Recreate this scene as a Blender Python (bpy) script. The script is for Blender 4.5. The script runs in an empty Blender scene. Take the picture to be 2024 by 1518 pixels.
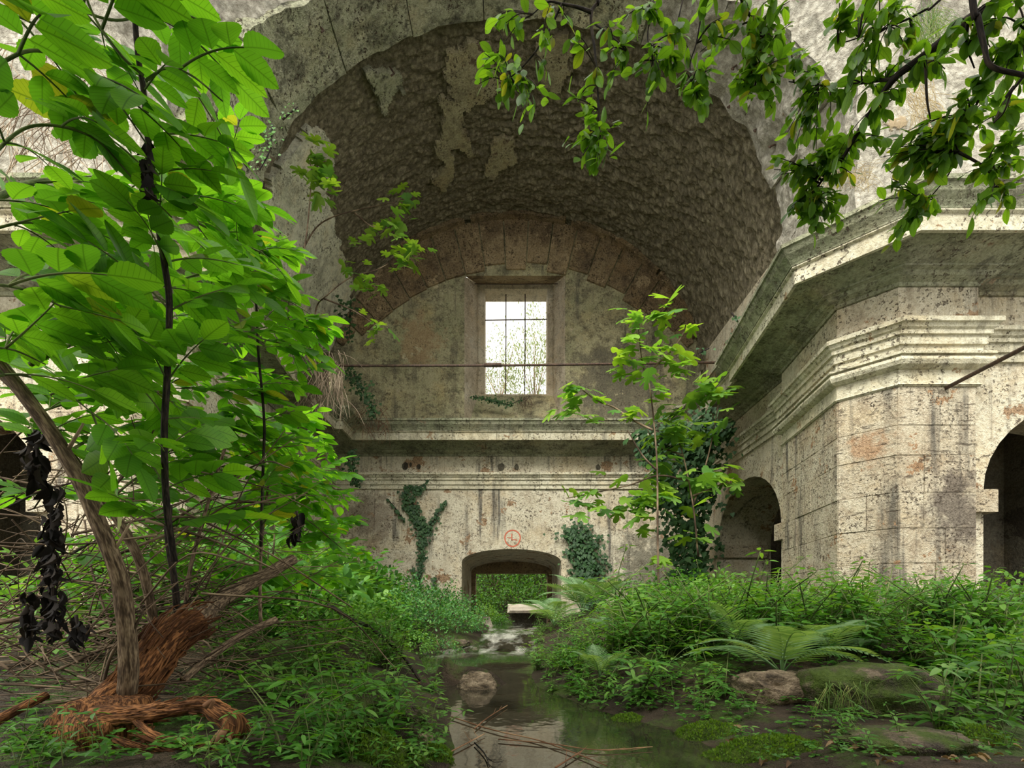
import bpy, math, random
import numpy as np
from mathutils import Matrix, Vector, Quaternion

# ------------------------------------------------------------------ camera, sky, sun, exposure
scene = bpy.context.scene
ZC = 0.65                                   # eye height above the pool
F_PX, CX, HY = 970.0, 1012.0, 1215.0        # focal length in pixels, vanishing point
cam_d = bpy.data.cameras.new('camera')
cam_d.sensor_width = 36.0
cam_d.lens = F_PX / 2024.0 * 36.0
cam_d.shift_y = (HY - 759.0) / 2024.0
cam_d.clip_start = 0.05
cam_d.clip_end = 300
cam = bpy.data.objects.new('camera', cam_d)
scene.collection.objects.link(cam)
cam.location = (0, 0, ZC)
cam.rotation_euler = (math.radians(90), 0, 0)
scene.camera = cam

world = bpy.data.worlds.new('overcast_sky')
scene.world = world
world.use_nodes = True
wb = world.node_tree.nodes['Background']
wb.inputs['Color'].default_value = (1.0, 0.985, 0.90, 1)
wb.inputs['Strength'].default_value = 1.35

sun_d = bpy.data.lights.new('sun', 'SUN')
sun_d.energy = 4.0
sun_d.angle = math.radians(40)
sun_d.color = (1.0, 0.97, 0.88)
sun = bpy.data.objects.new('sun', sun_d)
scene.collection.objects.link(sun)
sun.rotation_euler = Vector((0.28, 0.64, -0.72)).to_track_quat('-Z', 'Y').to_euler()

scene.view_settings.view_transform = 'Standard'
scene.view_settings.look = 'None'
scene.view_settings.exposure = 0.62
scene.cycles.adaptive_threshold = 0.035
scene.cycles.max_bounces = 6
scene.cycles.diffuse_bounces = 3
scene.cycles.glossy_bounces = 2
scene.cycles.transmission_bounces = 3
scene.view_settings.gamma = 1.0
scene.view_settings.use_curve_mapping = False

# ------------------------------------------------------------------ helpers
col = scene.collection
ORG = {}


def P(px, py, Y):
    return np.array([(px - CX) / F_PX * Y, Y, ZC + (HY - py) / F_PX * Y])


def tag(o, label=None, cat=None, group=None, kind=None):
    if label: o['label'] = label
    if cat: o['category'] = cat
    if group: o['group'] = group
    if kind: o['kind'] = kind
    return o


def org(o):
    return ORG.get(o.name, np.zeros(3)) if o is not None else np.zeros(3)


def thing(name, label, cat, loc, group=None, kind=None):
    o = bpy.data.objects.new(name, None)
    o.empty_display_size = 0.1
    col.objects.link(o)
    o.location = loc
    ORG[o.name] = np.array(loc, float)
    return tag(o, label, cat, group, kind)


def link(name, me, parent=None, M=None):
    """mesh data me placed by world matrix M under parent"""
    o = bpy.data.objects.new(name, me)
    col.objects.link(o)
    M = Matrix.Identity(4) if M is None else M
    if parent is not None:
        o.parent = parent
        M = Matrix.Translation(-Vector(org(parent))) @ M
    o.matrix_basis = M
    return o


def link_at(name, me, parent, M):
    """like link, but remembers a translation-only origin so that it can have sub-parts"""
    o = bpy.data.objects.new(name, me)
    col.objects.link(o)
    t = M.to_translation()
    o.parent = parent
    o.location = t - Vector(org(parent))
    ORG[o.name] = np.array(t)
    return o


def mesh(name, V, F, mat, smooth=False, luv=None):
    me = bpy.data.meshes.new(name)
    V = np.asarray(V, np.float32).reshape(-1, 3)
    if isinstance(F, np.ndarray) and F.ndim == 2:
        n, k = F.shape
        me.vertices.add(len(V)); me.vertices.foreach_set('co', V.ravel())
        me.loops.add(n * k); me.loops.foreach_set('vertex_index', F.astype(np.int32).ravel())
        me.polygons.add(n)
        me.polygons.foreach_set('loop_start', np.arange(0, n * k, k, dtype=np.int32))
        me.polygons.foreach_set('loop_total', np.full(n, k, np.int32))
        me.update(calc_edges=True)
    else:
        me.from_pydata(V.tolist(), [], [list(map(int, f)) for f in F])
    if mat is not None: me.materials.append(mat)
    if smooth:
        me.polygons.foreach_set('use_smooth', np.ones(len(me.polygons), bool))
    if luv is not None:
        a = me.attributes.new('leafuv', 'FLOAT_VECTOR', 'POINT')
        a.data.foreach_set('vector', np.asarray(luv, np.float32).ravel())
    return me


class MB:
    def __init__(s): s.V = []; s.F = []; s.n = 0
    def add(s, V, F):
        V = np.asarray(V, float).reshape(-1, 3)
        s.F.extend([[i + s.n for i in f] for f in F]); s.V.append(V); s.n += len(V)
        return s
    def me(s, name, mat, smooth=False): return mesh(name, np.concatenate(s.V), s.F, mat, smooth)


# vectorised value noise
def _h(ix, iy, iz, seed):
    n = (ix * 374761393 + iy * 668265263 + iz * 2147483647 + seed * 974711) & 0xFFFFFFFF
    n = ((n ^ (n >> 13)) * 1274126177) & 0xFFFFFFFF
    n = ((n ^ (n >> 16)) * 2246822519) & 0xFFFFFFFF
    return ((n ^ (n >> 15)) & 0xFFFFFF) / float(0xFFFFFF)


def vnoise(p, seed=0):
    p = np.asarray(p, float); i = np.floor(p).astype(np.int64); f = p - i; f = f * f * (3 - 2 * f)
    r = 0
    for dx in (0, 1):
        for dy in (0, 1):
            for dz in (0, 1):
                w = (f[..., 0] if dx else 1 - f[..., 0]) * (f[..., 1] if dy else 1 - f[..., 1]) * (f[..., 2] if dz else 1 - f[..., 2])
                r = r + w * _h(i[..., 0] + dx, i[..., 1] + dy, i[..., 2] + dz, seed)
    return r


def fbm(p, octv=4, seed=0):
    p = np.asarray(p, float); a = 0.5; r = 0
    for k in range(octv):
        r = r + a * vnoise(p, seed + k * 17); p = p * 2.03; a *= 0.5
    return r / (1 - 0.5 ** octv)


def smooth_path(pts, n=6):
    pts = np.asarray(pts, float)
    if len(pts) < 3: return pts
    Q = np.vstack([2 * pts[0] - pts[1], pts, 2 * pts[-1] - pts[-2]])
    out = []
    for i in range(1, len(Q) - 2):
        for t in np.linspace(0, 1, n, endpoint=False):
            a, b, c, d = Q[i - 1], Q[i], Q[i + 1], Q[i + 2]
            out.append(0.5 * (2 * b + (c - a) * t + (2 * a - 5 * b + 4 * c - d) * t * t + (3 * b - a - 3 * c + d) * t ** 3))
    out.append(pts[-1])
    return np.array(out)


def tube(pts, r, sides=6, knob=0.0, seed=0):
    pts = np.asarray(pts, float); n = len(pts)
    r = np.interp(np.linspace(0, 1, n), np.linspace(0, 1, len(np.atleast_1d(r))), np.atleast_1d(r))
    T = np.gradient(pts, axis=0); T /= np.linalg.norm(T, axis=1)[:, None] + 1e-9
    up = np.array([0.13, 0.31, 0.94]); V = []
    u = np.cross(T[0], up); u /= np.linalg.norm(u) + 1e-9
    a = np.linspace(0, 2 * math.pi, sides, endpoint=False)
    for i in range(n):
        u = u - T[i] * np.dot(u, T[i]); u /= np.linalg.norm(u) + 1e-9
        v = np.cross(T[i], u)
        V.append(pts[i] + r[i] * (np.cos(a)[:, None] * u + np.sin(a)[:, None] * v))
    V = np.concatenate(V)
    if knob:
        c = np.repeat(pts, sides, axis=0)
        k = fbm(V * np.array([22., 22., 9.]), 3, seed)
        V = c + (V - c) * (1 + knob * (k - 0.5) * 2)[:, None]
    F = []
    for i in range(n - 1):
        for j in range(sides):
            k = (j + 1) % sides
            F.append([i * sides + j, i * sides + k, (i + 1) * sides + k, (i + 1) * sides + j])
    F.append(list(range(sides))[::-1]); F.append([(n - 1) * sides + j for j in range(sides)])
    return V, F


def tube_uv(pts, r, sides=6):
    pts = np.asarray(pts, float); n = len(pts)
    r = np.interp(np.linspace(0, 1, n), np.linspace(0, 1, len(np.atleast_1d(r))), np.atleast_1d(r))
    a = np.linspace(0, 2 * math.pi, sides, endpoint=False)
    L = np.concatenate([[0], np.cumsum(np.linalg.norm(np.diff(pts, axis=0), axis=1))])
    return np.stack([np.outer(r, np.cos(a)), np.outer(r, np.sin(a)), np.repeat(L[:, None], sides, 1)], -1).reshape(-1, 3)


def grid(fn, U, Wv, flip=False):
    """fn(u,w arrays)->(…,3); quads"""
    uu, ww = np.meshgrid(U, Wv, indexing='ij')
    V = fn(uu, ww).reshape(-1, 3); a, b = len(U), len(Wv)
    i = (np.arange(a - 1)[:, None] * b + np.arange(b - 1)[None, :]).ravel()
    F = np.stack([i, i + 1, i + b + 1, i + b], 1)
    return V, (F[:, ::-1] if flip else F)


def box(x0, x1, y0, y1, z0, z1):
    V = [(x0, y0, z0), (x1, y0, z0), (x1, y1, z0), (x0, y1, z0), (x0, y0, z1), (x1, y0, z1), (x1, y1, z1), (x0, y1, z1)]
    return V, [(0, 3, 2, 1), (4, 5, 6, 7), (0, 1, 5, 4), (1, 2, 6, 5), (2, 3, 7, 6), (3, 0, 4, 7)]


def place(pos, d, nrm, s):
    d = Vector(d).normalized(); nrm = Vector(nrm)
    x = d.cross(nrm)
    if x.length < 1e-4: x = d.orthogonal()
    x.normalize(); z = x.cross(d)
    M = Matrix.Identity(4)
    for i in range(3):
        M[i][0] = x[i] * s; M[i][1] = d[i] * s; M[i][2] = z[i] * s; M[i][3] = pos[i]
    return M


def unit(v):
    v = np.asarray(v, float); return v / (np.linalg.norm(v) + 1e-9)


# ------------------------------------------------------------------ materials
class N:
    def __init__(s, name):
        s.m = bpy.data.materials.new(name); s.m.use_nodes = True
        s.t = s.m.node_tree; s.n = s.t.nodes; s.n.clear()
        s.out = s.n.new('ShaderNodeOutputMaterial')
        g = s.n.new('ShaderNodeNewGeometry'); s.pos = g.outputs['Position']; s.island = g.outputs['Random Per Island']
    def l(s, a, b):
        s.t.links.new(a, b)
    def put(s, sock, v):
        if hasattr(v, 'is_output'): s.l(v, sock)
        elif isinstance(v, (tuple, list)) and len(v) == 3 and sock.type == 'RGBA': sock.default_value = (*v, 1)
        else: sock.default_value = v
    def vmul(s, v, k):
        m = s.n.new('ShaderNodeVectorMath'); m.operation = 'MULTIPLY'; s.put(m.inputs[0], v); s.put(m.inputs[1], k); return m.outputs[0]
    def vadd(s, v, k):
        m = s.n.new('ShaderNodeVectorMath'); m.operation = 'ADD'; s.put(m.inputs[0], v); s.put(m.inputs[1], k); return m.outputs[0]
    def noise(s, v, scale, detail=5, rough=0.6, out=0, dist=0):
        m = s.n.new('ShaderNodeTexNoise'); s.put(m.inputs['Vector'], v); m.inputs['Scale'].default_value = scale
        m.inputs['Detail'].default_value = min(detail, 6, max(2.0, math.log2(260 / scale))); m.inputs['Roughness'].default_value = rough; m.inputs['Distortion'].default_value = dist
        return m.outputs[out]
    def voro(s, v, scale, feature='F1'):
        m = s.n.new('ShaderNodeTexVoronoi'); m.feature = feature; s.put(m.inputs['Vector'], v); m.inputs['Scale'].default_value = scale
        return m.outputs['Distance']
    def ramp(s, f, stops):
        m = s.n.new('ShaderNodeValToRGB'); s.put(m.inputs[0], f); e = m.color_ramp.elements
        while len(e) < len(stops): e.new(0.5)
        for k, (p, c) in enumerate(stops):
            e[k].position = p; e[k].color = (c, c, c, 1) if isinstance(c, (int, float)) else (*c, 1)
        return m.outputs[0]
    def mix(s, f, a, b, mode='MIX'):
        m = s.n.new('ShaderNodeMix'); m.data_type = 'RGBA'; m.blend_type = mode
        s.put(m.inputs[0], f); s.put(m.inputs[6], a); s.put(m.inputs[7], b); return m.outputs[2]
    def math(s, op, a, b=0.0, c=None):
        m = s.n.new('ShaderNodeMath'); m.operation = op; s.put(m.inputs[0], a); s.put(m.inputs[1], b)
        if c is not None: s.put(m.inputs[2], c)
        return m.outputs[0]
    def bump(s, h, dist=0.02, strength=1.0, nrm=None):
        m = s.n.new('ShaderNodeBump'); s.put(m.inputs['Height'], h); m.inputs['Distance'].default_value = dist
        m.inputs['Strength'].default_value = strength
        if nrm is not None: s.l(nrm, m.inputs['Normal'])
        return m.outputs[0]
    def bsdf(s, colr, rough=0.9, nrm=None, spec=0.3, **k):
        b = s.n.new('ShaderNodeBsdfPrincipled'); s.put(b.inputs['Base Color'], colr); s.put(b.inputs['Roughness'], rough)
        b.inputs['Specular IOR Level'].default_value = spec
        if nrm is not None: s.l(nrm, b.inputs['Normal'])
        for a, v in k.items(): s.put(b.inputs[a.replace('_', ' ')], v)
        return b
    def done(s, sh):
        s.l(sh.outputs[0] if hasattr(sh, 'outputs') else sh, s.out.inputs['Surface']); return s.m
    def objrand(s):
        return s.n.new('ShaderNodeObjectInfo').outputs['Random']


def stone(name, base, alt, dirt, bare, streak=0.5, patch=0.5, pits=0.6, bump=0.03, green=None, greenth=0.55, scale=1.0, stain=0.5, layer=0.0, var=0.22, blots=()):
    s = N(name); p = s.pos
    sc = s.vmul(p, (scale, scale, scale))
    c = s.mix(s.ramp(s.noise(sc, 0.7, 3), [(0.35, 0), (0.65, 1)]), base, alt)
    c = s.mix(s.math('MULTIPLY', s.objrand(), var), c, dirt)
    # warm ochre blooms
    c = s.mix(s.ramp(s.noise(s.vadd(sc, (11, 2, 5)), 1.3, 4, 0.68), [(0.50, 0), (0.70, 0.55)]), c, tuple(x * y for x, y in zip(base, (0.88, 0.74, 0.56))))
    if green:
        c = s.mix(s.ramp(s.noise(s.vadd(sc, (7, 3, 1)), 0.9, 4, 0.68), [(greenth - 0.1, 0), (greenth + 0.15, 0.9)]), c, green)
    # stains of dirt at two sizes
    c = s.mix(s.math('MULTIPLY', s.ramp(s.noise(s.vadd(sc, (3, 9, 4)), 1.9, 5, 0.74), [(0.48, 0), (0.64, 1)]), stain), c, dirt)
    c = s.mix(s.math('MULTIPLY', s.ramp(s.noise(s.vadd(sc, (8, 1, 6)), 6.5, 3, 0.75), [(0.52, 0), (0.66, 1)]), stain * 0.9), c, tuple(x * 0.62 for x in dirt))
    # runs of black down the wall
    st = s.ramp(s.noise(s.vmul(p, (5.0, 5.0, 0.30)), 1.0, 3, 0.65), [(0.53, 0), (0.66, 1)])
    st = s.math('MULTIPLY', st, s.ramp(s.noise(sc, 0.55, 2), [(0.42, 0), (0.56, 1)]))
    c = s.mix(s.math('MULTIPLY', st, streak), c, (0.085, 0.08, 0.07))
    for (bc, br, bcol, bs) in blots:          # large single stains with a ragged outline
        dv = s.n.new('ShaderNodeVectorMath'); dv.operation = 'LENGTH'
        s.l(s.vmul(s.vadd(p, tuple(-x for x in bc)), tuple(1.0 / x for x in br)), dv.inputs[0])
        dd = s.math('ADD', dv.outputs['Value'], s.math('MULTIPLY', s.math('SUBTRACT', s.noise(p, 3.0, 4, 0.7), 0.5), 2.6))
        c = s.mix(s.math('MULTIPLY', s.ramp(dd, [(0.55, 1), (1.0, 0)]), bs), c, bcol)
    # plaster fallen, bare stone
    nb = s.noise(s.vadd(sc, (1, 5, 8)), 1.6, 6, 0.72)
    pm = s.ramp(nb, [(0.71 - 0.16 * patch, 0), (0.72 - 0.16 * patch, 1)])
    c = s.mix(pm, c, s.mix(s.noise(sc, 14, 1, 0.7), tuple(x * 0.5 for x in bare), tuple(min(1, x * 1.35) for x in bare)))
    # pits
    pn = s.ramp(s.noise(sc, 19, 2.5, 0.75), [(0.57, 0), (0.64, 1)])
    pn = s.math('MULTIPLY', pn, s.ramp(s.noise(sc, 1.9, 1), [(0.38, 0.12), (0.6, 1)]))
    if layer:
        ly = s.ramp(s.noise(s.vmul(sc, (2.2, 2.2, 12.0)), 1.6, 4, 0.7), [(0.60, 0), (0.66, 1)])
        pn = s.math('MAXIMUM', pn, s.math('MULTIPLY', ly, layer))
    c = s.mix(s.math('MULTIPLY', pn, pits), c, (0.085, 0.06, 0.04))
    f = s.noise(sc, 26, 3, 0.8)
    c = s.mix(0.65, c, s.ramp(f, [(0.3, 0.15), (0.7, 0.85)]), 'SOFT_LIGHT')
    h = s.math('SUBTRACT', f, s.math('MULTIPLY', pn, 0.8)) if pits > .8 else f
    return s.done(s.bsdf(c, 0.92, s.bump(h, bump)))


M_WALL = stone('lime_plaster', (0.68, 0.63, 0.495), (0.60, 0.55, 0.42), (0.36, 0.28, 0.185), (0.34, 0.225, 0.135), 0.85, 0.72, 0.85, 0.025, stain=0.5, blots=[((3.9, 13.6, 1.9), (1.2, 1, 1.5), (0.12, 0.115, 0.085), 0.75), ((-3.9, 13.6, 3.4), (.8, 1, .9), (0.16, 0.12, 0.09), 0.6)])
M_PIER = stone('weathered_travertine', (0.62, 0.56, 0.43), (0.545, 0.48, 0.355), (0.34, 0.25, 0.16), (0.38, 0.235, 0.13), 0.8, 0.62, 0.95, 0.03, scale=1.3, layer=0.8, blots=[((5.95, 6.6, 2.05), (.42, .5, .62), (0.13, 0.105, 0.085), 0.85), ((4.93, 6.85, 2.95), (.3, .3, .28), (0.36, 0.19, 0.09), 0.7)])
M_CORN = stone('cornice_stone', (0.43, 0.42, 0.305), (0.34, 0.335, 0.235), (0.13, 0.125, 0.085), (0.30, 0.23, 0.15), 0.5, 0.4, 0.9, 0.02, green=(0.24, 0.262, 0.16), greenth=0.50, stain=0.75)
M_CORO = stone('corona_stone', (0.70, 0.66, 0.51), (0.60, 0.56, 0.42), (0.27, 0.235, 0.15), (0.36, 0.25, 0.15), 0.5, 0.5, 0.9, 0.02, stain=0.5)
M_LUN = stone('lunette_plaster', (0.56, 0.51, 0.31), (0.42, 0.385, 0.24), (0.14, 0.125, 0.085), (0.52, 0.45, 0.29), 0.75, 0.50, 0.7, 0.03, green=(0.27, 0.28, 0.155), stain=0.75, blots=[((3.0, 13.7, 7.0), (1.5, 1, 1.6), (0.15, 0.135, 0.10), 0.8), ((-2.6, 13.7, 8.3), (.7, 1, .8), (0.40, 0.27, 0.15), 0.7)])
M_VOUS = stone('voussoir_stone', (0.47, 0.35, 0.20), (0.35, 0.25, 0.145), (0.14, 0.10, 0.065), (0.56, 0.42, 0.25), 0.2, 0.75, 0.95, 0.07, stain=0.7, var=.25, blots=[((.1, 13.6, 10.5), (1.6, 1, .8), (0.66, 0.50, 0.30), 0.6)])
M_RIB = stone('rib_plaster', (0.60, 0.59, 0.43), (0.49, 0.485, 0.345), (0.13, 0.125, 0.09), (0.17, 0.13, 0.085), 0.2, 0.5, 1.0, 0.04, green=(0.29, 0.315, 0.19), stain=0.85)
M_HPLA = stone('haunch_plaster', (0.78, 0.76, 0.61), (0.68, 0.67, 0.52), (0.2, 0.19, 0.14), (0.2, 0.15, 0.1), 0.3, 0.3, 0.9, 0.02, stain=0.5)
M_VPAT = stone('vault_plaster', (0.47, 0.425, 0.27), (0.39, 0.35, 0.22), (0.15, 0.12, 0.08), (0.18, 0.13, 0.085), 0.1, 0.5, 1.0, 0.03, stain=0.6)
M_JAMB = stone('jamb_stone', (0.80, 0.72, 0.57), (0.66, 0.56, 0.41), (0.26, 0.20, 0.13), (0.72, 0.65, 0.52), 0.1, 0.5, 0.7, 0.05)
M_CONC = stone('concrete', (0.52, 0.46, 0.37), (0.42, 0.37, 0.29), (0.2, 0.17, 0.12), (0.3, 0.24, 0.17), 0.3, 0.2, 0.5, 0.02)
M_DARKW = stone('shaded_plaster', (0.17, 0.155, 0.115), (0.12, 0.11, 0.08), (0.05, 0.045, 0.035), (0.06, 0.05, 0.037), 0.6, 0.8, 0.6, 0.05)  # plaster colour darkened to paint in the shade of the arched recesses


def rubble(name, c0, c1, c2, patchc, pth, bump=0.10, scale=1.0, stretch=(1, 1, 1)):
    s = N(name); p = s.vmul(s.pos, (scale * stretch[0], scale * stretch[1], scale * stretch[2]))
    n1 = s.noise(p, 5.0, 5, 0.8); v = s.voro(p, 6.0)
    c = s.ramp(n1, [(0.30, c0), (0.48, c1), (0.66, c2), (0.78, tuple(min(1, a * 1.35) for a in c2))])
    c = s.mix(s.ramp(v, [(0.34, 0), (0.70, 0.45)]), c, tuple(a * 0.6 for a in c0))
    h = s.math('SUBTRACT', s.math('MULTIPLY', n1, 1.2), s.math('MULTIPLY', v, 0.3))
    if patchc:
        pm = s.ramp(s.noise(s.vadd(s.pos, (2.2, 4.1, 0.4)), 0.62, 8, 0.6), [(pth, 0), (pth + 0.02, 1)])
        c = s.mix(pm, c, s.mix(s.noise(s.pos, 5, 6), tuple(a * 0.7 for a in patchc), patchc))
        h = s.mix(pm, h, s.math('ADD', 0.75, s.math('MULTIPLY', s.noise(s.pos, 12, 5), 0.25)))
    return s.done(s.bsdf(c, 0.95, s.bump(h, bump), 0.15))


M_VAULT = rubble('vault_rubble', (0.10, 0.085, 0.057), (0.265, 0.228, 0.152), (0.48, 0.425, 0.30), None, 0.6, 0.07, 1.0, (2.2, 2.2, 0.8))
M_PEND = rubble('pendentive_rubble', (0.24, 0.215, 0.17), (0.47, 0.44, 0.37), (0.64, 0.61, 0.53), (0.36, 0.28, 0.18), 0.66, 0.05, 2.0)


def leafmat(name, cols, trans=0.45, rough=0.42, vein=0.0, tcol=None, yellow=0.0):
    s = N(name)
    r = s.math('FRACT', s.math('ADD', s.objrand(), s.island))
    st = [(i / max(1, len(cols) - 1), c) for i, c in enumerate(cols)]
    c = s.ramp(r, st)
    if yellow:
        r2 = s.math('FRACT', s.math('MULTIPLY', r, 17.3))
        c = s.mix(s.ramp(r2, [(1 - yellow, 0), (1 - yellow + 0.02, 0.8)]), c, (0.26, 0.27, 0.03))
    if vein > .5: c = s.mix(0.35, c, s.mix(s.noise(s.pos, 14, 2), (0.1, 0.1, 0.1), (0.9, 0.9, 0.9)), 'SOFT_LIGHT')
    if vein:
        a = s.n.new('ShaderNodeAttribute'); a.attribute_name = 'leafuv'
        sx = s.n.new('ShaderNodeSeparateXYZ'); s.l(a.outputs['Vector'], sx.inputs[0])
        ax = s.math('ABSOLUTE', sx.outputs[0])
        mid = s.ramp(ax, [(0.0, 1), (0.022, 0)])
        w = s.math('SINE', s.math('MULTIPLY', s.math('SUBTRACT', sx.outputs[1], s.math('MULTIPLY', ax, 0.75)), 62.0))
        side = s.ramp(w, [(0.90, 0), (1.0, 0.7)])
        vm = s.math('MAXIMUM', mid, side)
        c = s.mix(s.math('MULTIPLY', vm, vein), c, tuple(x * 0.45 for x in cols[0]))
    b = s.bsdf(c, rough, None, 0.35)
    t = s.n.new('ShaderNodeBsdfTranslucent')
    tc = s.mix(1.0, c, tcol or (1.9, 1.75, 0.55), 'MULTIPLY')
    s.l(tc, t.inputs['Color'])
    m = s.n.new('ShaderNodeMixShader'); m.inputs[0].default_value = trans
    s.l(b.outputs[0], m.inputs[1]); s.l(t.outputs[0], m.inputs[2])
    return s.done(m.outputs[0])


M_ELDER = leafmat('elder_leaf', [(0.0607, 0.1875, 0.0198), (0.0945, 0.275, 0.0242), (0.1485, 0.3625, 0.0275), (0.0743, 0.2375, 0.022)], 0.55, 0.42, 0.7, yellow=0.04)
M_PLUM = leafmat('plum_leaf', [(0.0675, 0.1625, 0.0198), (0.108, 0.25, 0.0242), (0.1755, 0.35, 0.0275), (0.0473, 0.1125, 0.0198)], 0.5, 0.38, 0.6, yellow=0.07)
M_FIG = leafmat('fig_leaf', [(0.10, 0.25, 0.055), (0.17, 0.33, 0.05), (0.24, 0.40, 0.05), (0.09, 0.22, 0.06)], 0.45, 0.5, 0.3)
M_HERB = leafmat('herb_leaf', [(0.0395, 0.1339, 0.0203), (0.0678, 0.207, 0.0277), (0.1128, 0.2923, 0.0414), (0.0508, 0.1584, 0.0277)], 0.35, 0.4, 0.25)
M_HERB2 = leafmat('pale_herb_leaf', [(0.0812, 0.2061, 0.0356), (0.1392, 0.3031, 0.0535), (0.1971, 0.3758, 0.0713), (0.0927, 0.2425, 0.0446)], 0.35, 0.45, 0.2)
M_BUSH = leafmat('bush_leaf', [(0.0338, 0.1148, 0.0343), (0.0562, 0.1837, 0.049), (0.0957, 0.2526, 0.0686), (0.135, 0.2985, 0.0686)], 0.3, 0.5)
M_IVY = leafmat('ivy_leaf', [(0.0168, 0.0514, 0.0178), (0.0281, 0.0795, 0.0242), (0.0468, 0.1122, 0.0323)], 0.15, 0.6)
M_FERN = leafmat('fern_frond', [(0.1133, 0.222, 0.0907), (0.1763, 0.3027, 0.1362), (0.2268, 0.3532, 0.1817)], 0.4, 0.5)
M_MOSS = leafmat('moss_blade', [(0.0605, 0.135, 0.0092), (0.1008, 0.2025, 0.0139), (0.141, 0.2475, 0.0154)], 0.3, 0.8)
M_DRYL = leafmat('dry_leaf', [(0.10, 0.055, 0.03), (0.20, 0.12, 0.06), (0.32, 0.22, 0.12), (0.14, 0.05, 0.03)], 0.1, 0.7)
M_DEAD = leafmat('withered_leaf', [(0.008, 0.007, 0.0075), (0.015, 0.012, 0.011), (0.026, 0.019, 0.015)], 0.03, 1.0)
M_TREE = leafmat('tree_leaf', [(0.0319, 0.0998, 0.0144), (0.0574, 0.156, 0.0216), (0.102, 0.2246, 0.036), (0.0224, 0.0686, 0.0144)], 0.4, 0.5)
M_HAZY = leafmat('far_shrub_leaf', [(0.16, 0.21, 0.11), (0.22, 0.27, 0.14), (0.13, 0.17, 0.09)], 0.3, 0.8)
M_GRASS = leafmat('grass_blade', [(0.10, 0.2, 0.04), (0.16, 0.26, 0.06), (0.28, 0.30, 0.10)], 0.3, 0.6)
M_STRAW = leafmat('straw_blade', [(0.38, 0.30, 0.17), (0.5, 0.42, 0.25), (0.3, 0.22, 0.12)], 0.2, 0.7)


def bark(name, c0, c1, sc=30, bump=0.012, fib=0.16):
    s = N(name)
    at = s.n.new('ShaderNodeAttribute'); at.attribute_name = 'leafuv'
    p = s.vmul(at.outputs['Vector'], (1, 1, fib)); p = s.vadd(p, s.vmul(s.pos, (0.02, 0.02, 0.02)))
    n = s.noise(p, sc, 8, 0.75); n2 = s.noise(s.pos, 9, 4)
    c = s.ramp(n, [(0.36, tuple(a * 0.45 for a in c0)), (0.46, c0), (0.60, c1), (0.72, tuple(min(1, a * 1.25) for a in c1))])
    c = s.mix(s.ramp(n2, [(0.4, 0), (0.65, 0.55)]), c, tuple(a * 0.6 for a in c0))
    return s.done(s.bsdf(c, 0.85, s.bump(n, bump), 0.2))


M_BARK = bark('trunk_bark', (0.11, 0.075, 0.048), (0.27, 0.20, 0.13), 90, 0.006)
M_LOGB = bark('shaggy_red_bark', (0.09, 0.036, 0.014), (0.35, 0.155, 0.06), 75, 0.02, 0.2)
M_TWIG = bark('dark_twig', (0.022, 0.018, 0.017), (0.06, 0.045, 0.035), 120, 0.004)
M_VINE = bark('dry_vine', (0.09, 0.06, 0.04), (0.26, 0.19, 0.125), 120, 0.004)
M_GSTEM = bark('green_stem', (0.10, 0.14, 0.045), (0.20, 0.24, 0.09), 90, 0.002)
M_RSTEM = bark('reddish_stem', (0.16, 0.08, 0.05), (0.26, 0.15, 0.09), 90, 0.002)
M_ROOT = bark('dry_root', (0.28, 0.21, 0.15), (0.44, 0.36, 0.26), 90, 0.003)
M_STICK = bark('wet_stick', (0.22, 0.11, 0.06), (0.45, 0.28, 0.16), 90, 0.003)

s = N('rusty_iron'); M_IRON = s.done(s.bsdf(s.ramp(s.noise(s.pos, 30, 6), [(0.35, (0.035, 0.025, 0.022)), (0.65, (0.12, 0.07, 0.045))]), 0.7, s.bump(s.noise(s.pos, 80, 3), 0.003), 0.4))
s = N('red_paint'); M_RED = s.done(s.bsdf((0.50, 0.13, 0.075), 0.8))

s = N('wet_earth'); p = s.pos
c = s.ramp(s.noise(p, 2.2, 9, 0.7), [(0.32, (0.022, 0.015, 0.010)), (0.55, (0.06, 0.042, 0.028)), (0.72, (0.13, 0.09, 0.06))])
c = s.mix(s.ramp(s.noise(s.vadd(p, (4, 1, 2)), 1.5, 8, 0.7), [(0.50, 0), (0.60, 0.9)]), c, s.mix(s.noise(p, 30, 4), (0.03, 0.06, 0.01), (0.09, 0.15, 0.02)))
M_EARTH = s.done(s.bsdf(c, 0.85, s.bump(s.noise(p, 22, 10, 0.8), 0.07), 0.3))

s = N('mossy_rock'); p = s.pos
c = s.ramp(s.noise(s.vmul(p, (1, 1, 2.2)), 6, 8, 0.78), [(0.34, (0.025, 0.02, 0.015)), (0.50, (0.085, 0.066, 0.046)), (0.66, (0.26, 0.20, 0.14))])
g = s.n.new('ShaderNodeNewGeometry'); sx = s.n.new('ShaderNodeSeparateXYZ'); s.l(g.outputs['Normal'], sx.inputs[0])
mm = s.ramp(s.noise(s.vadd(p, (1, 2, 3)), 3.5, 7, 0.7), [(0.44, 0), (0.56, 1)])
c = s.mix(mm, c, s.mix(s.noise(p, 40, 3), (0.03, 0.055, 0.008), (0.10, 0.15, 0.02)))
M_ROCK = s.done(s.bsdf(c, 0.85, s.bump(s.noise(p, 16, 7, 0.8), 0.06), 0.3))
s = N('pale_rock'); p = s.pos
c = s.ramp(s.noise(s.vmul(p, (1, 1, 2.5)), 9, 8, 0.78), [(0.34, (0.05, 0.038, 0.026)), (0.5, (0.20, 0.15, 0.10)), (0.66, (0.46, 0.37, 0.26))])
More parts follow.
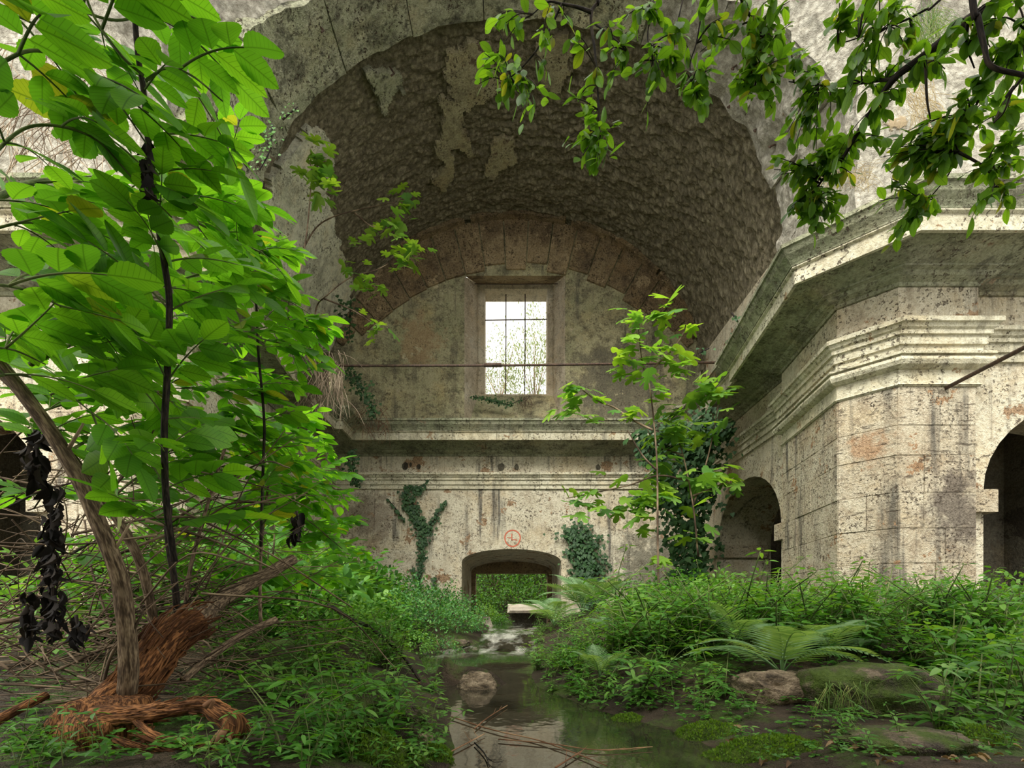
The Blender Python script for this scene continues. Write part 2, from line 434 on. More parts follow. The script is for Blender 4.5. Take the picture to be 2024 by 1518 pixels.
M_PALE = s.done(s.bsdf(c, 0.8, s.bump(s.noise(p, 14, 10, 0.75), 0.04), 0.3))
s = N('moss_mat'); p = s.pos
M_MOSSG = s.done(s.bsdf(s.ramp(s.noise(p, 18, 6, 0.7), [(0.35, (0.025, 0.045, 0.007)), (0.65, (0.075, 0.12, 0.018))]), 0.95, s.bump(s.noise(p, 70, 5, 0.7), 0.03), 0.1))

s = N('stream_water'); p = s.pos
sx = s.n.new('ShaderNodeSeparateXYZ'); s.l(p, sx.inputs[0])
foam = s.ramp(s.noise(s.vmul(p, (2.2, 0.7, 1)), 1.6, 6, 0.6), [(0.46, 0), (0.64, 1)])
fast = s.ramp(s.math('DIVIDE', sx.outputs[1], 20.0), [(0.30, 0), (0.37, 0.75), (0.62, 0.6), (0.9, 0.3)])
fm = s.math('MULTIPLY', foam, fast)
bedc = s.ramp(s.noise(p, 2.4, 7, 0.7), [(0.35, (0.014, 0.014, 0.010)), (0.6, (0.045, 0.040, 0.026)), (0.75, (0.09, 0.08, 0.045))])
c = s.mix(fm, bedc, (0.62, 0.62, 0.55))
hb = s.math('ADD', s.noise(s.vmul(p, (1.2, 0.8, 1)), 3.0, 3), s.math('MULTIPLY', s.noise(p, 11, 3), 0.2))
M_WATER = s.done(s.bsdf(c, s.mix(fm, (0.04, 0.04, 0.04), (0.4, 0.4, 0.4)), s.bump(hb, 0.010, 0.35), 0.9))

# ------------------------------------------------------------------ plan of the building (metres)
YB = 13.66            # face of the end wall
W = 5.12              # half width of the arm
ZS, RX, RY, XV = 7.46, 5.15, 4.31, 0.08
RIB = [(4.95, 8.95), (4.72, 7.10), (5.20, 6.62), (6.25, 6.62)]
PLAN_R = [(0, YB), (4.95, YB), (4.95, 12.9), (W, 12.9), (W, 8.95)] + RIB + [(6.25, 6.82), (9.6, 6.82)]


def mirror(pl): return [(-x, y) for x, y in pl][::-1]


# --- end wall
def arch_pts(uc, hw, zs, rise, n=18):
    a = np.linspace(math.pi, 0, n)
    return [(uc + hw * math.cos(t), zs + rise * math.sin(t)) for t in a]


def wall_arch(mp, u0, u1, z0, z1, uc, hw, zs, rise, depth, mb, n=18, seg_rise=True):
    """wall face in (u,z) with an arched opening; mp(u,d,z)->xyz, d is depth behind the face"""
    ap = arch_pts(uc, hw, zs, rise, n)
    def q(a): mb.add([mp(*p) for p in a], [list(range(len(a)))])
    q([(u0, 0, z0), (uc - hw, 0, z0), (uc - hw, 0, z1), (u0, 0, z1)])
    q([(uc + hw, 0, z0), (u1, 0, z0), (u1, 0, z1), (uc + hw, 0, z1)])
    for (a, b) in zip(ap[:-1], ap[1:]):
        q([(a[0], 0, a[1]), (b[0], 0, b[1]), (b[0], 0, z1), (a[0], 0, z1)])
        q([(a[0], 0, a[1]), (a[0], depth, a[1]), (b[0], depth, b[1]), (b[0], 0, b[1])])
    q([(uc - hw, 0, z0), (uc - hw, depth, z0), (uc - hw, depth, zs), (uc - hw, 0, zs)])
    q([(uc + hw, 0, zs), (uc + hw, depth, zs), (uc + hw, depth, z0), (uc + hw, 0, z0)])


mb = MB()
DX = (1011 - CX) / F_PX * YB
wall_arch(lambda u, d, z: (u, YB + d, z), -5.3, 5.3, -0.5, 5.78, DX, 1.385, 0.65 + 1.47, 0.36, 3.2, mb)
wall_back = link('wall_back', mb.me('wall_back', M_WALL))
tag(wall_back, 'stained plaster end wall under the back cornice, pierced by the low arched doorway', kind='structure')

# inner door frame at the outer face of the passage
YD = YB + 3.2
door = thing('door_1', 'low square doorway with a shallow arched head letting the stream through the end wall', None, (DX, YB + 3.2, 0.3), kind='structure')
dl, dr, dt = P(940, 0, YD)[0], P(1082, 0, YD)[0], P(0, 1133, YD)[2]
def bx(name, parent, mat, *a, jit=0.0):
    V, F = box(*a); return link(name, mesh(name, V, F, mat), parent)
bx('jamb', door, M_VOUS, DX - 1.5, dl, YD, YD + 0.35, -0.4, dt)
bx('jamb', door, M_VOUS, dr, DX + 1.5, YD, YD + 0.35, -0.4, dt)
bx('lintel', door, M_VOUS, DX - 1.5, DX + 1.5, YD, YD + 0.35, dt, 2.75)

# painted red circle over the doorway
rc = P(1013, 1064, YB - 0.006)
ring = [rc + np.array([0.215 * math.cos(a) * (1 + 0.03 * math.sin(3 * a)), 0, 0.225 * math.sin(a)]) for a in np.linspace(0, 2 * math.pi, 33)]
gmb = MB()
def ribbon(pts, w):
    pts = np.asarray(pts); T = np.gradient(pts, axis=0); T /= np.linalg.norm(T, axis=1)[:, None] + 1e-9
    Nn = np.stack([-T[:, 2], 0 * T[:, 0], T[:, 0]], 1)
    A, B = pts - Nn * w / 2, pts + Nn * w / 2
    V = np.concatenate([A, B]); n = len(pts)
    return V, [[i, i + 1, n + i + 1, n + i] for i in range(n - 1)]
gmb.add(*ribbon(ring, 0.035))
gmb.add(*ribbon([rc + np.array(p) for p in [(-0.02, 0, 0.13), (-0.02, 0, 0.0), (-0.02, 0, -0.06)]], 0.028))
gmb.add(*ribbon([rc + np.array(p) for p in [(-0.03, 0, -0.05), (0.06, 0, -0.03), (0.13, 0, -0.06)]], 0.024))
gmb.add(*ribbon([rc + np.array(p) for p in [(-0.14, 0, 0.03), (-0.09, 0, 0.01), (-0.04, 0, 0.02)]], 0.02))
o = link('painted_circle', gmb.me('painted_circle', M_RED), wall_back); o['label'] = 'faded red painted circle above the arched doorway'

# --- lunette with the splayed window
YL = YB + 0.04
wx0, wx1 = P(918, 0, YL)[0], P(1117, 0, YL)[0]; wzt, wzb = P(0, 545, YL)[2], 5.6
YF = 14.5
fx0, fx1 = P(945, 0, YF)[0], P(1093, 0, YF)[0]; fzt = P(0, 562, YF)[2]; fzb = P(0, 779, YF)[2]
ox0, ox1 = P(958, 0, YF)[0], P(1082, 0, YF)[0]; ozt = P(0, 571, YF)[2]
mb = MB()
def qd(*a): mb.add(a, [list(range(len(a)))])
for (a0, a1, b0, b1) in [(-5.4, wx0, 5.6, 12.4), (wx1, 5.4, 5.6, 12.4), (wx0, wx1, wzt, 12.4)]:
    qd((a0, YL, b0), (a1, YL, b0), (a1, YL, b1), (a0, YL, b1))
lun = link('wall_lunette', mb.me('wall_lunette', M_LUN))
tag(lun, 'dark mottled plaster lunette around the barred window under the vault', kind='structure')

win = thing('window_1', 'tall splayed window opening with iron bars in the lunette', None, (0.1, YF, fzb), kind='structure')
def jamb(xa, xb, name, flip):
    def fn(u, w):
        x = xa + (xb - xa) * u; y = YL + (YF - YL) * u; z = wzb - 0.1 + (wzt - wzb + 0.1) * w + (fzt - wzt) * u * w
        tooth = np.sin((z * 1.0 - (1 if flip else -1) * 1.1 * u) * 30 + 3 * vnoise(np.stack([u * 3, z * 2, z * 0], -1)))
        up = np.clip((w - 0.30) * 6, 0, 1)
        dd = 0.035 * np.maximum(tooth, -0.2) * up + 0.05 * (vnoise(np.stack([u * 6, z * 5, u * 0], -1), 3) - 0.5)
        dd = dd * (u > 0.02)
        return np.stack([x + (dd if not flip else -dd), y, z], -1)
    V, F = grid(fn, np.linspace(0, 1, 14), np.linspace(0, 1, 150), flip)
    return link(name, mesh(name, V, F, M_JAMB), win)
jamb(wx0, fx0, 'jamb', False); jamb(wx1, fx1, 'jamb', True)
m2 = MB()
m2.add([(wx0, YL, wzt), (wx1, YL, wzt), (fx1, YF, fzt), (fx0, YF, fzt)], [[0, 1, 2, 3]])
link('window_head', m2.me('window_head', M_VOUS), win)
m2 = MB(); m2.add([(wx0, YL, 5.62), (wx1, YL, 5.62), (fx1, YF, fzb - 0.04), (fx0, YF, fzb - 0.04)], [[0, 1, 2, 3]])
link('window_sill', m2.me('window_sill', M_LUN), win)
YO = 15.1
m2 = MB()
for a in [(fx0 - .3, ox0, YF, YO, fzb - .6, fzt + .4), (ox1, fx1 + .3, YF, YO, fzb - .6, fzt + .4), (ox0, ox1, YF, YO, ozt, fzt + .4), (ox0, ox1, YF, YO, fzb - .6, fzb)]:
    link('frame_stone', mesh('frame_stone', *box(*a), M_JAMB), win)
YR = 14.75
for px in (1000, 1038):
    a, b = P(px, 580, YR), P(px - 1, 785, YR)
    link('iron_bar', mesh('iron_bar', *tube([a, (a + b) / 2 + [0.006, 0, 0], b], 0.017, 8), M_IRON, True), win)
a, b = P(957, 633, YR - .03), P(1084, 631, YR - .03)
link('iron_bar', mesh('iron_bar', *tube([a, (a + b) / 2, b], 0.016, 8), M_IRON, True), win)
a, b = P(938, 561, 14.1), P(1103, 561, 14.1)
link('iron_bar', mesh('iron_bar', *tube([a, (a + b) / 2 - [0, 0, .012], b], 0.013, 8), M_IRON, True), win)

# voussoirs over the lunette: a segmental relieving arch
VC = np.array([0.11, 4.35]); VR = 5.91
def ell_r(t):   # distance from VC to the vault ellipse along direction t
    lo, hi = 3.0, 9.0
    for _ in range(40):
        m = (lo + hi) / 2; x, z = VC[0] + m * math.cos(t) - XV, VC[1] + m * math.sin(t) - ZS
        if (x / (RX - .1)) ** 2 + (max(z, 0) / (RY - .1)) ** 2 > 1: hi = m
        else: lo = m
    return lo
rv = random.Random(4)
NT_ = 19
edges = np.linspace(math.radians(38), math.radians(142), NT_ + 1)
for k in range(NT_):
    a0, a1 = edges[k] + .003, edges[k + 1] - .003
    pts = []
    r0 = VR + rv.uniform(-.05, .05)
    if rv.random() < .35: r0 += .18
    for t in (a0, a1): pts.append((VC[0] + r0 * math.cos(t), VC[1] + r0 * math.sin(t)))
    for t in (a1, (a0 + a1) / 2, a0):
        r1 = max(ell_r(t), r0 + .05); pts.append((VC[0] + r1 * math.cos(t), VC[1] + r1 * math.sin(t)))
    # keep clear of the window head
    pts = [(x, max(z, wzt + .0)) if wx0 - .1 < x < wx1 + .1 else (x, z) for x, z in pts]
    yo = YL - .05 - rv.uniform(0, .015)
    V = [(x, yo, z) for x, z in pts] + [(x, YL + .02, z) for x, z in pts]
    n = len(pts); F = [list(range(n))] + [[i, n + i, n + (i + 1) % n, (i + 1) % n] for i in range(n)]
    link('voussoir', mesh('voussoir', V, F, M_VOUS), lun)

# moulding that rings the lunette at the vault
def ringband(t0, t1, r_in, y0, y1, n=60, seed=0):
    ts = np.linspace(t0, t1, n); V = []; F = []
    for i, t in enumerate(ts):
        k = 0.03 * (vnoise(np.array([[t * 14, seed, 0.]]))[0] - .5)
        for (r, y) in ((0.02, y0), (r_in + k, y0), (r_in + k * .5, y1), (0.02, y1)):
            V.append((XV + (RX - r) * math.cos(t), y, ZS + (RY - r) * math.sin(t)))
    for i in range(n - 1):
        for j in range(4):
            F.append([i * 4 + j, i * 4 + (j + 1) % 4, i * 4 + 4 + (j + 1) % 4, i * 4 + 4 + j])
    F += [[0, 1, 2, 3], [4 * n - 1, 4 * n - 2, 4 * n - 3, 4 * n - 4]]
    return V, F
for k, (a, b) in enumerate([(12, 38), (39, 72), (74, 104), (106, 128)]):
    link('arch_moulding', mesh('arch_moulding', *ringband(math.radians(a), math.radians(b), .13, YB - .20, YB + .03, 30, k), M_VOUS), lun)

# --- side walls with their arched recesses
def side_wall(sgn, name, lab):
    mb = MB()
    wall_arch(lambda u, d, z: (sgn * (W + d), u, z), 8.9, 12.95, -0.5, 7.6, 10.75, 1.42, 2.37, 1.25, 1.3, mb)
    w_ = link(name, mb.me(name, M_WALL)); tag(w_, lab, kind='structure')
    # niche behind the arch
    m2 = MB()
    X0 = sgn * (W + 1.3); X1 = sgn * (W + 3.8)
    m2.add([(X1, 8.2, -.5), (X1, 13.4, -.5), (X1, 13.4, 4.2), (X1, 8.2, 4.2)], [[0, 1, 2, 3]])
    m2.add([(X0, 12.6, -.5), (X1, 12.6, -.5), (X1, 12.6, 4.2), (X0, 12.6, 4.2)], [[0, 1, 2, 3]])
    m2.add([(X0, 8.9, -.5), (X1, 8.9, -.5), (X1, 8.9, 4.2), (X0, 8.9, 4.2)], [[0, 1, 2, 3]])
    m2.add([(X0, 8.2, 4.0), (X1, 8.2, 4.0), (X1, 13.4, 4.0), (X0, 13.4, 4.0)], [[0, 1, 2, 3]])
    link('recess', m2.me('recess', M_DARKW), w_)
    for (ya, yb) in ((9.02, 9.40), (12.10, 12.45)):
        V, F = box(min(sgn * (W - .10), sgn * (W + 1.2)), max(sgn * (W - .10), sgn * (W + 1.2)), ya, yb, 2.06, 2.37)
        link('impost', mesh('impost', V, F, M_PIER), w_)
    # corner strip beside the end wall
    V, F = box(min(sgn * 4.95, sgn * 5.3), max(sgn * 4.95, sgn * 5.3), 12.9, YB + .02, -.5, 4.2)
    link('corner_pilaster', mesh('corner_pilaster', V, F, M_WALL), w_)
    return w_
wall_right = side_wall(1, 'wall_right', 'pale plaster wall on the right with an arched recess beyond the corner pier')
wall_left = side_wall(-1, 'wall_left', 'pale plaster wall on the left behind the elder thicket, with an arched recess')

def outer_wall(sgn, name, lab):
    mb = MB()
    wall_arch(lambda u, d, z: (sgn * u, 6.82 + d, z), 6.2, 12.0, -0.5, 6.0, 8.0, 1.45, 2.37, 1.25, 1.2, mb)
    w_ = link(name, mb.me(name, M_WALL)); tag(w_, lab, kind='structure')
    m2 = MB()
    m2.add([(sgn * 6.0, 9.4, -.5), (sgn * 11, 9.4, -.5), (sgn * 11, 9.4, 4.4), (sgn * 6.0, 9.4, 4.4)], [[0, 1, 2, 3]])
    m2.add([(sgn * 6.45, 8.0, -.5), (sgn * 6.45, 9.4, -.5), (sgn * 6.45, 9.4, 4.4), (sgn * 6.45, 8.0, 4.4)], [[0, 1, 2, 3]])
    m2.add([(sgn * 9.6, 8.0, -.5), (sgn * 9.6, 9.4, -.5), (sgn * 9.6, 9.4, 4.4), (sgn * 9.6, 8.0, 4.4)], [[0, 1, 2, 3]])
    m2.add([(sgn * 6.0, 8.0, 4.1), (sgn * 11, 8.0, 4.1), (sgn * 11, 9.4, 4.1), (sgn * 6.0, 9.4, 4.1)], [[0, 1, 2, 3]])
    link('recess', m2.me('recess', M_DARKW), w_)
    V, F = box(min(sgn * 6.30, sgn * 6.66), max(sgn * 6.30, sgn * 6.66), 6.72, 7.6, 2.06, 2.37)
    link('impost', mesh('impost', V, F, M_PIER), w_)
    return w_
outer_wall(1, 'wall_right_near', 'plaster wall at the far right edge beside the pier, with a dark arched opening')
outer_wall(-1, 'wall_left_near', 'plaster wall at the far left edge behind the foliage')

# --- corner piers in ashlar
def pier(sgn, name, lab):
    rr = random.Random(11 if sgn > 0 else 23)
    # core
    pl = [(5.3, 8.95), (4.97, 8.95), (4.74, 7.12), (5.22, 6.64), (6.23, 6.64), (6.23, 7.0), (5.3, 8.0)]
    pl = [(sgn * x, y) for x, y in pl]
    n = len(pl); V = [(x, y, -.5) for x, y in pl] + [(x, y, 5.7) for x, y in pl]
    F = [[i, (i + 1) % n, n + (i + 1) % n, n + i] for i in range(n)] + [list(range(n, 2 * n))]
    w_ = link(name, mesh(name, V, F, M_DARKW)); tag(w_, lab, kind='structure')
    z = -0.2; row = 0
    zs = [z]
    while zs[-1] < 3.72: zs.append(min(zs[-1] + rr.uniform(.36, .60), 3.74) if 3.74 - zs[-1] > .6 else 3.74)
    for za, zb in zip(zs[:-1], zs[1:]):
        for (A, B) in zip(RIB[:-1], RIB[1:]):
            A, B = np.array(A), np.array(B); L = np.linalg.norm(B - A); d = (B - A) / L; nn = np.array([d[1], -d[0]])
            if nn @ (np.array([0.1, 2.0]) - A) < 0: nn = -nn
            if L < .8: cuts = [0, L] if rr.random() < .6 else [0, L * rr.uniform(.35, .65), L]
            else: cuts = [0, L * rr.uniform(.2, .45), L * rr.uniform(.55, .8), L] if L > 1.5 else [0, L * rr.uniform(.3, .7), L]
            for u0, u1 in zip(cuts[:-1], cuts[1:]):
                pr = rr.uniform(0, .012); g = .002
                ga = 0 if u0 == 0 else g; gb = 0 if u1 == L else g
                q = [A + d * (u0 + ga) + nn * pr, A + d * (u1 - gb) + nn * pr, A + d * (u1 - gb) - nn * .1, A + d * (u0 + ga) - nn * .1]
                e = .006
                z0, z1 = za + g, zb - g
                f = [A + d * (u0 + ga + e) + nn * (pr + e), A + d * (u1 - gb - e) + nn * (pr + e)]
                V = []
                for zz in (z0, z1): V += [(sgn * p[0], p[1], zz) for p in q]
                V += [(sgn * f[0][0], f[0][1], z0 + e), (sgn * f[1][0], f[1][1], z0 + e), (sgn * f[1][0], f[1][1], z1 - e), (sgn * f[0][0], f[0][1], z1 - e)]
                F = [[0, 1, 9, 8], [1, 5, 10, 9], [5, 4, 11, 10], [4, 0, 8, 11], [8, 9, 10, 11], [1, 2, 6, 5], [3, 0, 4, 7], [0, 3, 2, 1], [4, 5, 6, 7]]
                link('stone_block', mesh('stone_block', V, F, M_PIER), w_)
    return w_
pier_r = pier(1, 'wall_corner_right', 'weathered travertine corner pier with a chamfered edge, standing right of the arched recess')
pier_l = pier(-1, 'wall_corner_left', 'weathered corner pier on the left, hidden behind the elder leaves')

# --- mouldings swept round the plan, cut into stones
def sweep(parent, plan, prof, name, mat, step=1.0, seed=0, skip=None, ends=(None, None)):
    rr = random.Random(seed)
    pl = [np.array(p, float) for p in plan]; n = len(pl)
    D = [(pl[i + 1] - pl[i]) / np.linalg.norm(pl[i + 1] - pl[i]) for i in range(n - 1)]
    C = np.array([0.0, 2.0])
    sg = 1
    NR = [np.array([d[1], -d[0]]) for d in D]
    # inward side: consistent turn; choose by first segment
    if NR[0] @ (C - pl[0]) < 0: NR = [-v for v in NR]
    def mit(i):
        if i == 0: return NR[0]
        if i == n - 1: return NR[-1]
        a, b = NR[i - 1], NR[i]
        m = a + b; return m / max(1e-6, (1 + a @ b))
    for i in range(n - 1):
        if skip and i in skip: continue
        A, B = pl[i], pl[i + 1]; L = np.linalg.norm(B - A); mA, mB = mit(i), mit(i + 1)
        k = max(1, round(L / step)); cuts = [0]
        for j in range(1, k): cuts.append(L * (j + rr.uniform(-.18, .18)) / k)
        cuts.append(L)
        for u0, u1 in zip(cuts[:-1], cuts[1:]):
            e0 = u0 == 0; e1 = u1 == L; g = .004; jit = rr.uniform(-.006, .006)
            V = []
            for (o_, z) in prof:
                o2 = o_ + (jit if o_ > 0 else 0)
                p0 = A + mA * o2 if e0 else A + D[i] * (u0 + g) + NR[i] * o2
                p1 = B + mB * o2 if e1 else A + D[i] * (u1 - g) + NR[i] * o2
                V.append((p0[0], p0[1], z)); V.append((p1[0], p1[1], z))
            m = len(prof)
            F = [[2 * a, 2 * a + 1, 2 * ((a + 1) % m) + 1, 2 * ((a + 1) % m)] for a in range(m)]
            F += [[2 * a for a in range(m)], [2 * a + 1 for a in range(m)][::-1]]
            link(name, mesh(name, V, F, mat), parent)


PR_ARCH = [(-.1, 4.14), (.05, 4.14), (.05, 4.25), (.085, 4.255), (.085, 4.37), (.12, 4.375), (.12, 4.43), (.15, 4.45), (.17, 4.49), (.20, 4.50), (.20, 4.56), (-.1, 4.57)]
PR_FRZ = [(-.1, 4.575), (.02, 4.575), (.02, 5.05), (-.1, 5.05)]
PR_BED = [(-.1, 5.055), (.05, 5.055), (.06, 5.10), (.16, 5.13), (.20, 5.17), (.27, 5.18), (.27, 5.20), (.40, 5.235), (.50, 5.27), (.68, 5.275), (.68, 5.30), (-.1, 5.30)]
PR_CORO = [(.50, 5.302), (.70, 5.302), (.70, 5.25), (.75, 5.25), (.75, 5.44), (.79, 5.46), (.79, 5.478), (.3, 5.478)]
PR_CYMA = [(-.1, 5.48), (.80, 5.48), (.805, 5.50), (.84, 5.55), (.90, 5.61), (.93, 5.68), (.96, 5.69), (.96, 5.745), (.3, 5.78), (-.1, 5.80)]
PR_CAP = [(-.05, 3.72), (.025, 3.72), (.05, 3.74), (.025, 3.765), (.025, 3.94), (.06, 3.95), (.12, 3.98), (.145, 4.03), (.13, 4.075), (.10, 4.085), (.10, 4.10), (.15, 4.105), (.15, 4.137), (-.05, 4.137)]
BACK = [(-4.95, YB), (4.95, YB)]
t1 = thing('trim_1', 'moulded stone entablature running across the end wall above the doorway', None, (0, YB, 4.14), kind='structure')
FULL = mirror(PLAN_R)[:-1] + PLAN_R[1:]
iB = [i for i in range(len(FULL) - 1) if FULL[i] == (-4.95, YB)][0]
allseg = set(range(len(FULL) - 1))
t2 = thing('trim_2', 'moulded stone entablature along the right wall, breaking forward round the corner pier', None, (W, 9, 4.14), kind='structure')
t3 = thing('trim_3', 'moulded stone entablature along the left wall, half hidden by foliage', None, (-W, 9, 4.14), kind='structure')
for t_, segs in ((t1, {iB}), (t2, {i for i in allseg if i > iB}), (t3, {i for i in allseg if i < iB})):
    sk = allseg - segs
    sweep(t_, FULL, PR_ARCH, 'architrave_stone', M_CORO, 1.5, 3, sk)
    sweep(t_, FULL, PR_FRZ, 'frieze_stone', M_WALL, 1.0, 5, sk)
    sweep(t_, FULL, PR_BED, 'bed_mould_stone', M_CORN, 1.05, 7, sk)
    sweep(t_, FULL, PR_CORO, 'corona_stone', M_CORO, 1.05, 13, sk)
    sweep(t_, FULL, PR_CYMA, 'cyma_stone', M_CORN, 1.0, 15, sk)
capR = [(5.12, 8.95)] + RIB + [(6.25, 6.82)]
sweep(t2, [(W, 9.2)] + capR, PR_CAP, 'capital_stone', M_CORO, 1.2, 9, {0})
sweep(t3, mirror([(W, 9.2)] + capR), PR_CAP, 'capital_stone', M_CORO, 1.2, 9, {len(capR) - 1})
# putlog holes in the end wall's frieze: dark plates painted as their shade
for px, py, w_, h_ in ((801, 922, .20, .22), (828, 923, .13, .15), (991, 924, .22, .22), (1021, 924, .13, .20), (1182, 924, .14, .17), (812, 919, .08, .12)):
    c = P(px, py, YB)
    ns = 9; rr = random.Random(px)
    rim = [(c[0] + w_ / 2 * math.cos(a) * rr.uniform(.8, 1.15), c[2] + h_ / 2 * math.sin(a) * rr.uniform(.8, 1.15)) for a in np.linspace(0, 2 * math.pi, ns, endpoint=False)]
    V = [(x, YB - .031, z) for x, z in rim] + [(x, YB - .0205, z) for x, z in rim]
    link('hole_shade_plate', mesh('hole_shade_plate', V, [list(range(ns))] + [[i, (i + 1) % ns, ns + (i + 1) % ns, ns + i] for i in range(ns)], M_DARKW), t1)

# --- barrel vault (rough rubble)
def vault_pt(rx, ry, th, y):
    return np.stack([XV + rx * np.cos(th), y, ZS + ry * np.sin(th)], -1)


def vault_fn(th, y):
    base = vault_pt(RX, RY, th, y)
    q = np.stack([th * 4.6 * 4.2, y * 8.5, th * 0], -1)
    k = fbm(q, 3, 5)
    k2 = vnoise(np.stack([th * 4.6 * 8.5 + 2 * k, y * 17, th * 0 + 3.3], -1), 9)
    big = fbm(np.stack([th * 3, y * .7, th * 0 + 1], -1), 3, 2)
    rough = np.clip(1.35 - 0.55 * np.abs(th - 0.75), 0.45, 1.3)
    d = (0.16 * (k - .45) + 0.10 * np.maximum(k2 - .42, 0)) * rough + 0.12 * (big - .5)
    nrm = np.stack([np.cos(th), 0 * th, np.sin(th)], -1)
    return base - nrm * d[..., None]
Ya = np.linspace(8.9, YB + .05, 300)
V, F = grid(vault_fn, np.linspace(-0.02, math.pi + .02, 560), Ya)
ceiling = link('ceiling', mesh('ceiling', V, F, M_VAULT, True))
tag(ceiling, 'dark brown barrel vault of bare rubble with a few plaster patches left', kind='structure')
m2 = MB()
for sgn in (-1, 1):
    m2.add([(sgn * (RX + .02) + XV, 8.9, 5.5), (sgn * (RX + .02) + XV, YB, 5.5), (sgn * (RX + .02) + XV, YB, ZS + .1), (sgn * (RX + .02) + XV, 8.9, ZS + .1)], [[0, 1, 2, 3]])
link('vault_haunch', m2.me('vault_haunch', M_VAULT), ceiling)

# plaster that still clings to the vault
def on_vault(px, py, off=.0):
    lo, hi = 4.0, 20.0
    for _ in range(50):
        m = (lo + hi) / 2; p_ = P(px, py, m); z_ = p_[2] - ZS
        if ((p_[0] - XV) / (RX - off)) ** 2 + (max(z_, 0) / (RY - off)) ** 2 > 1: hi = m
        else: lo = m
    p_ = P(px, py, lo); return math.atan2(max(p_[2] - ZS, 0) / RY, (p_[0] - XV) / RX), lo
def inpoly(x, y, poly):
    r_ = np.zeros(x.shape, bool); n = len(poly)
    for i in range(n):
        (x0, y0), (x1, y1) = poly[i], poly[(i + 1) % n]
        if abs(y1 - y0) < 1e-9: continue
        r_ ^= ((y0 > y) != (y1 > y)) & (x < (x1 - x0) * (y - y0) / (y1 - y0) + x0)
    return r_
def vault_patch(poly_px, mat, lab, off=.13, cell=.035):
    pl = [on_vault(*q) for q in poly_px]
    T = [q[0] for q in pl]; Yv = [q[1] for q in pl]
    th = np.arange(min(T) - .02, max(T) + .02, cell / 4.6); yy = np.arange(min(Yv) - .05, min(max(Yv) + .05, YB - .02), cell)
    a_, b_ = np.meshgrid(th, yy, indexing='ij')
    q = np.stack([a_ * 4.6 * 3, b_ * 3, a_ * 0], -1)
    w1 = (fbm(q, 4, 51) - .5) * .5; w2 = (fbm(q + 9, 4, 52) - .5) * .5
    ins = inpoly(a_ + w1 / 4.6, b_ + w2, pl)
    d = off + .05 * (fbm(np.stack([a_ * 9, b_ * 2, a_ * 0], -1), 3, 53) - .5)
    Vp = np.stack([XV + (RX - d) * np.cos(a_), b_, ZS + (RY - d) * np.sin(a_)], -1).reshape(-1, 3)
    back = np.stack([XV + (RX + .05) * np.cos(a_), b_, ZS + (RY + .05) * np.sin(a_)], -1).reshape(-1, 3)
    c_ = ins[:-1, :-1] & ins[1:, 1:] & ins[1:, :-1] & ins[:-1, 1:]
    nb = len(yy); i_, j_ = np.nonzero(c_); k0 = i_ * nb + j_
    F_ = np.stack([k0, k0 + 1, k0 + nb + 1, k0 + nb], 1).tolist(); nv = len(Vp)
    pad = np.pad(c_, 1)
    for (i, j) in zip(i_, j_):
        k = i * nb + j
        for (di, dj, e) in ((-1, 0, (k, k + 1)), (1, 0, (k + nb, k + nb + 1)), (0, -1, (k, k + nb)), (0, 1, (k + 1, k + nb + 1))):
            if not pad[i + 1 + di, j + 1 + dj]: F_.append([e[0], e[1], e[1] + nv, e[0] + nv])
    o_ = link('plaster_patch', mesh('plaster_patch', np.concatenate([Vp, back]), F_, mat), ceiling)
    o_['label'] = lab
def z2(l): return [(650 + x * .3459, y * .3459) for x, y in l]
vault_patch(z2([(640, 540), (760, 560), (770, 690), (800, 720), (815, 870), (760, 890), (740, 830), (690, 860), (690, 1000), (650, 1080), (590, 1090), (565, 1010), (620, 930), (590, 820), (630, 720)]), M_VPAT, 'long ragged plaster patch on the crown of the vault')
vault_patch(z2([(940, 780), (1000, 770), (1050, 810), (1040, 890), (960, 990), (890, 1010), (880, 960), (930, 880)]), M_VPAT, 'small ragged plaster patch right of the long one')
vault_patch(z2([(200, 400), (420, 350), (430, 400), (360, 560), (290, 650), (260, 600)]), M_RIB, 'pale wedge of plaster hanging below the rib')
vault_patch(z2([(640, 260), (960, 235), (980, 400), (900, 560), (800, 620), (690, 530), (650, 400)]), M_VPAT, 'cracked grey plaster near the vault mouth')
vault_patch(z2([(1190, 230), (1330, 170), (1430, 250), (1400, 420), (1300, 520), (1230, 500)]), M_VPAT, 'grey plaster patch behind the hanging leaves')
vault_patch([(590, 262), (640, 238), (648, 300), (640, 345), (652, 440), (668, 500), (690, 560), (684, 600), (664, 640), (640, 700), (600, 690), (540, 560), (500, 420), (540, 330)], M_HPLA, 'large smooth pale plaster area on the left foot of the vault', .16)

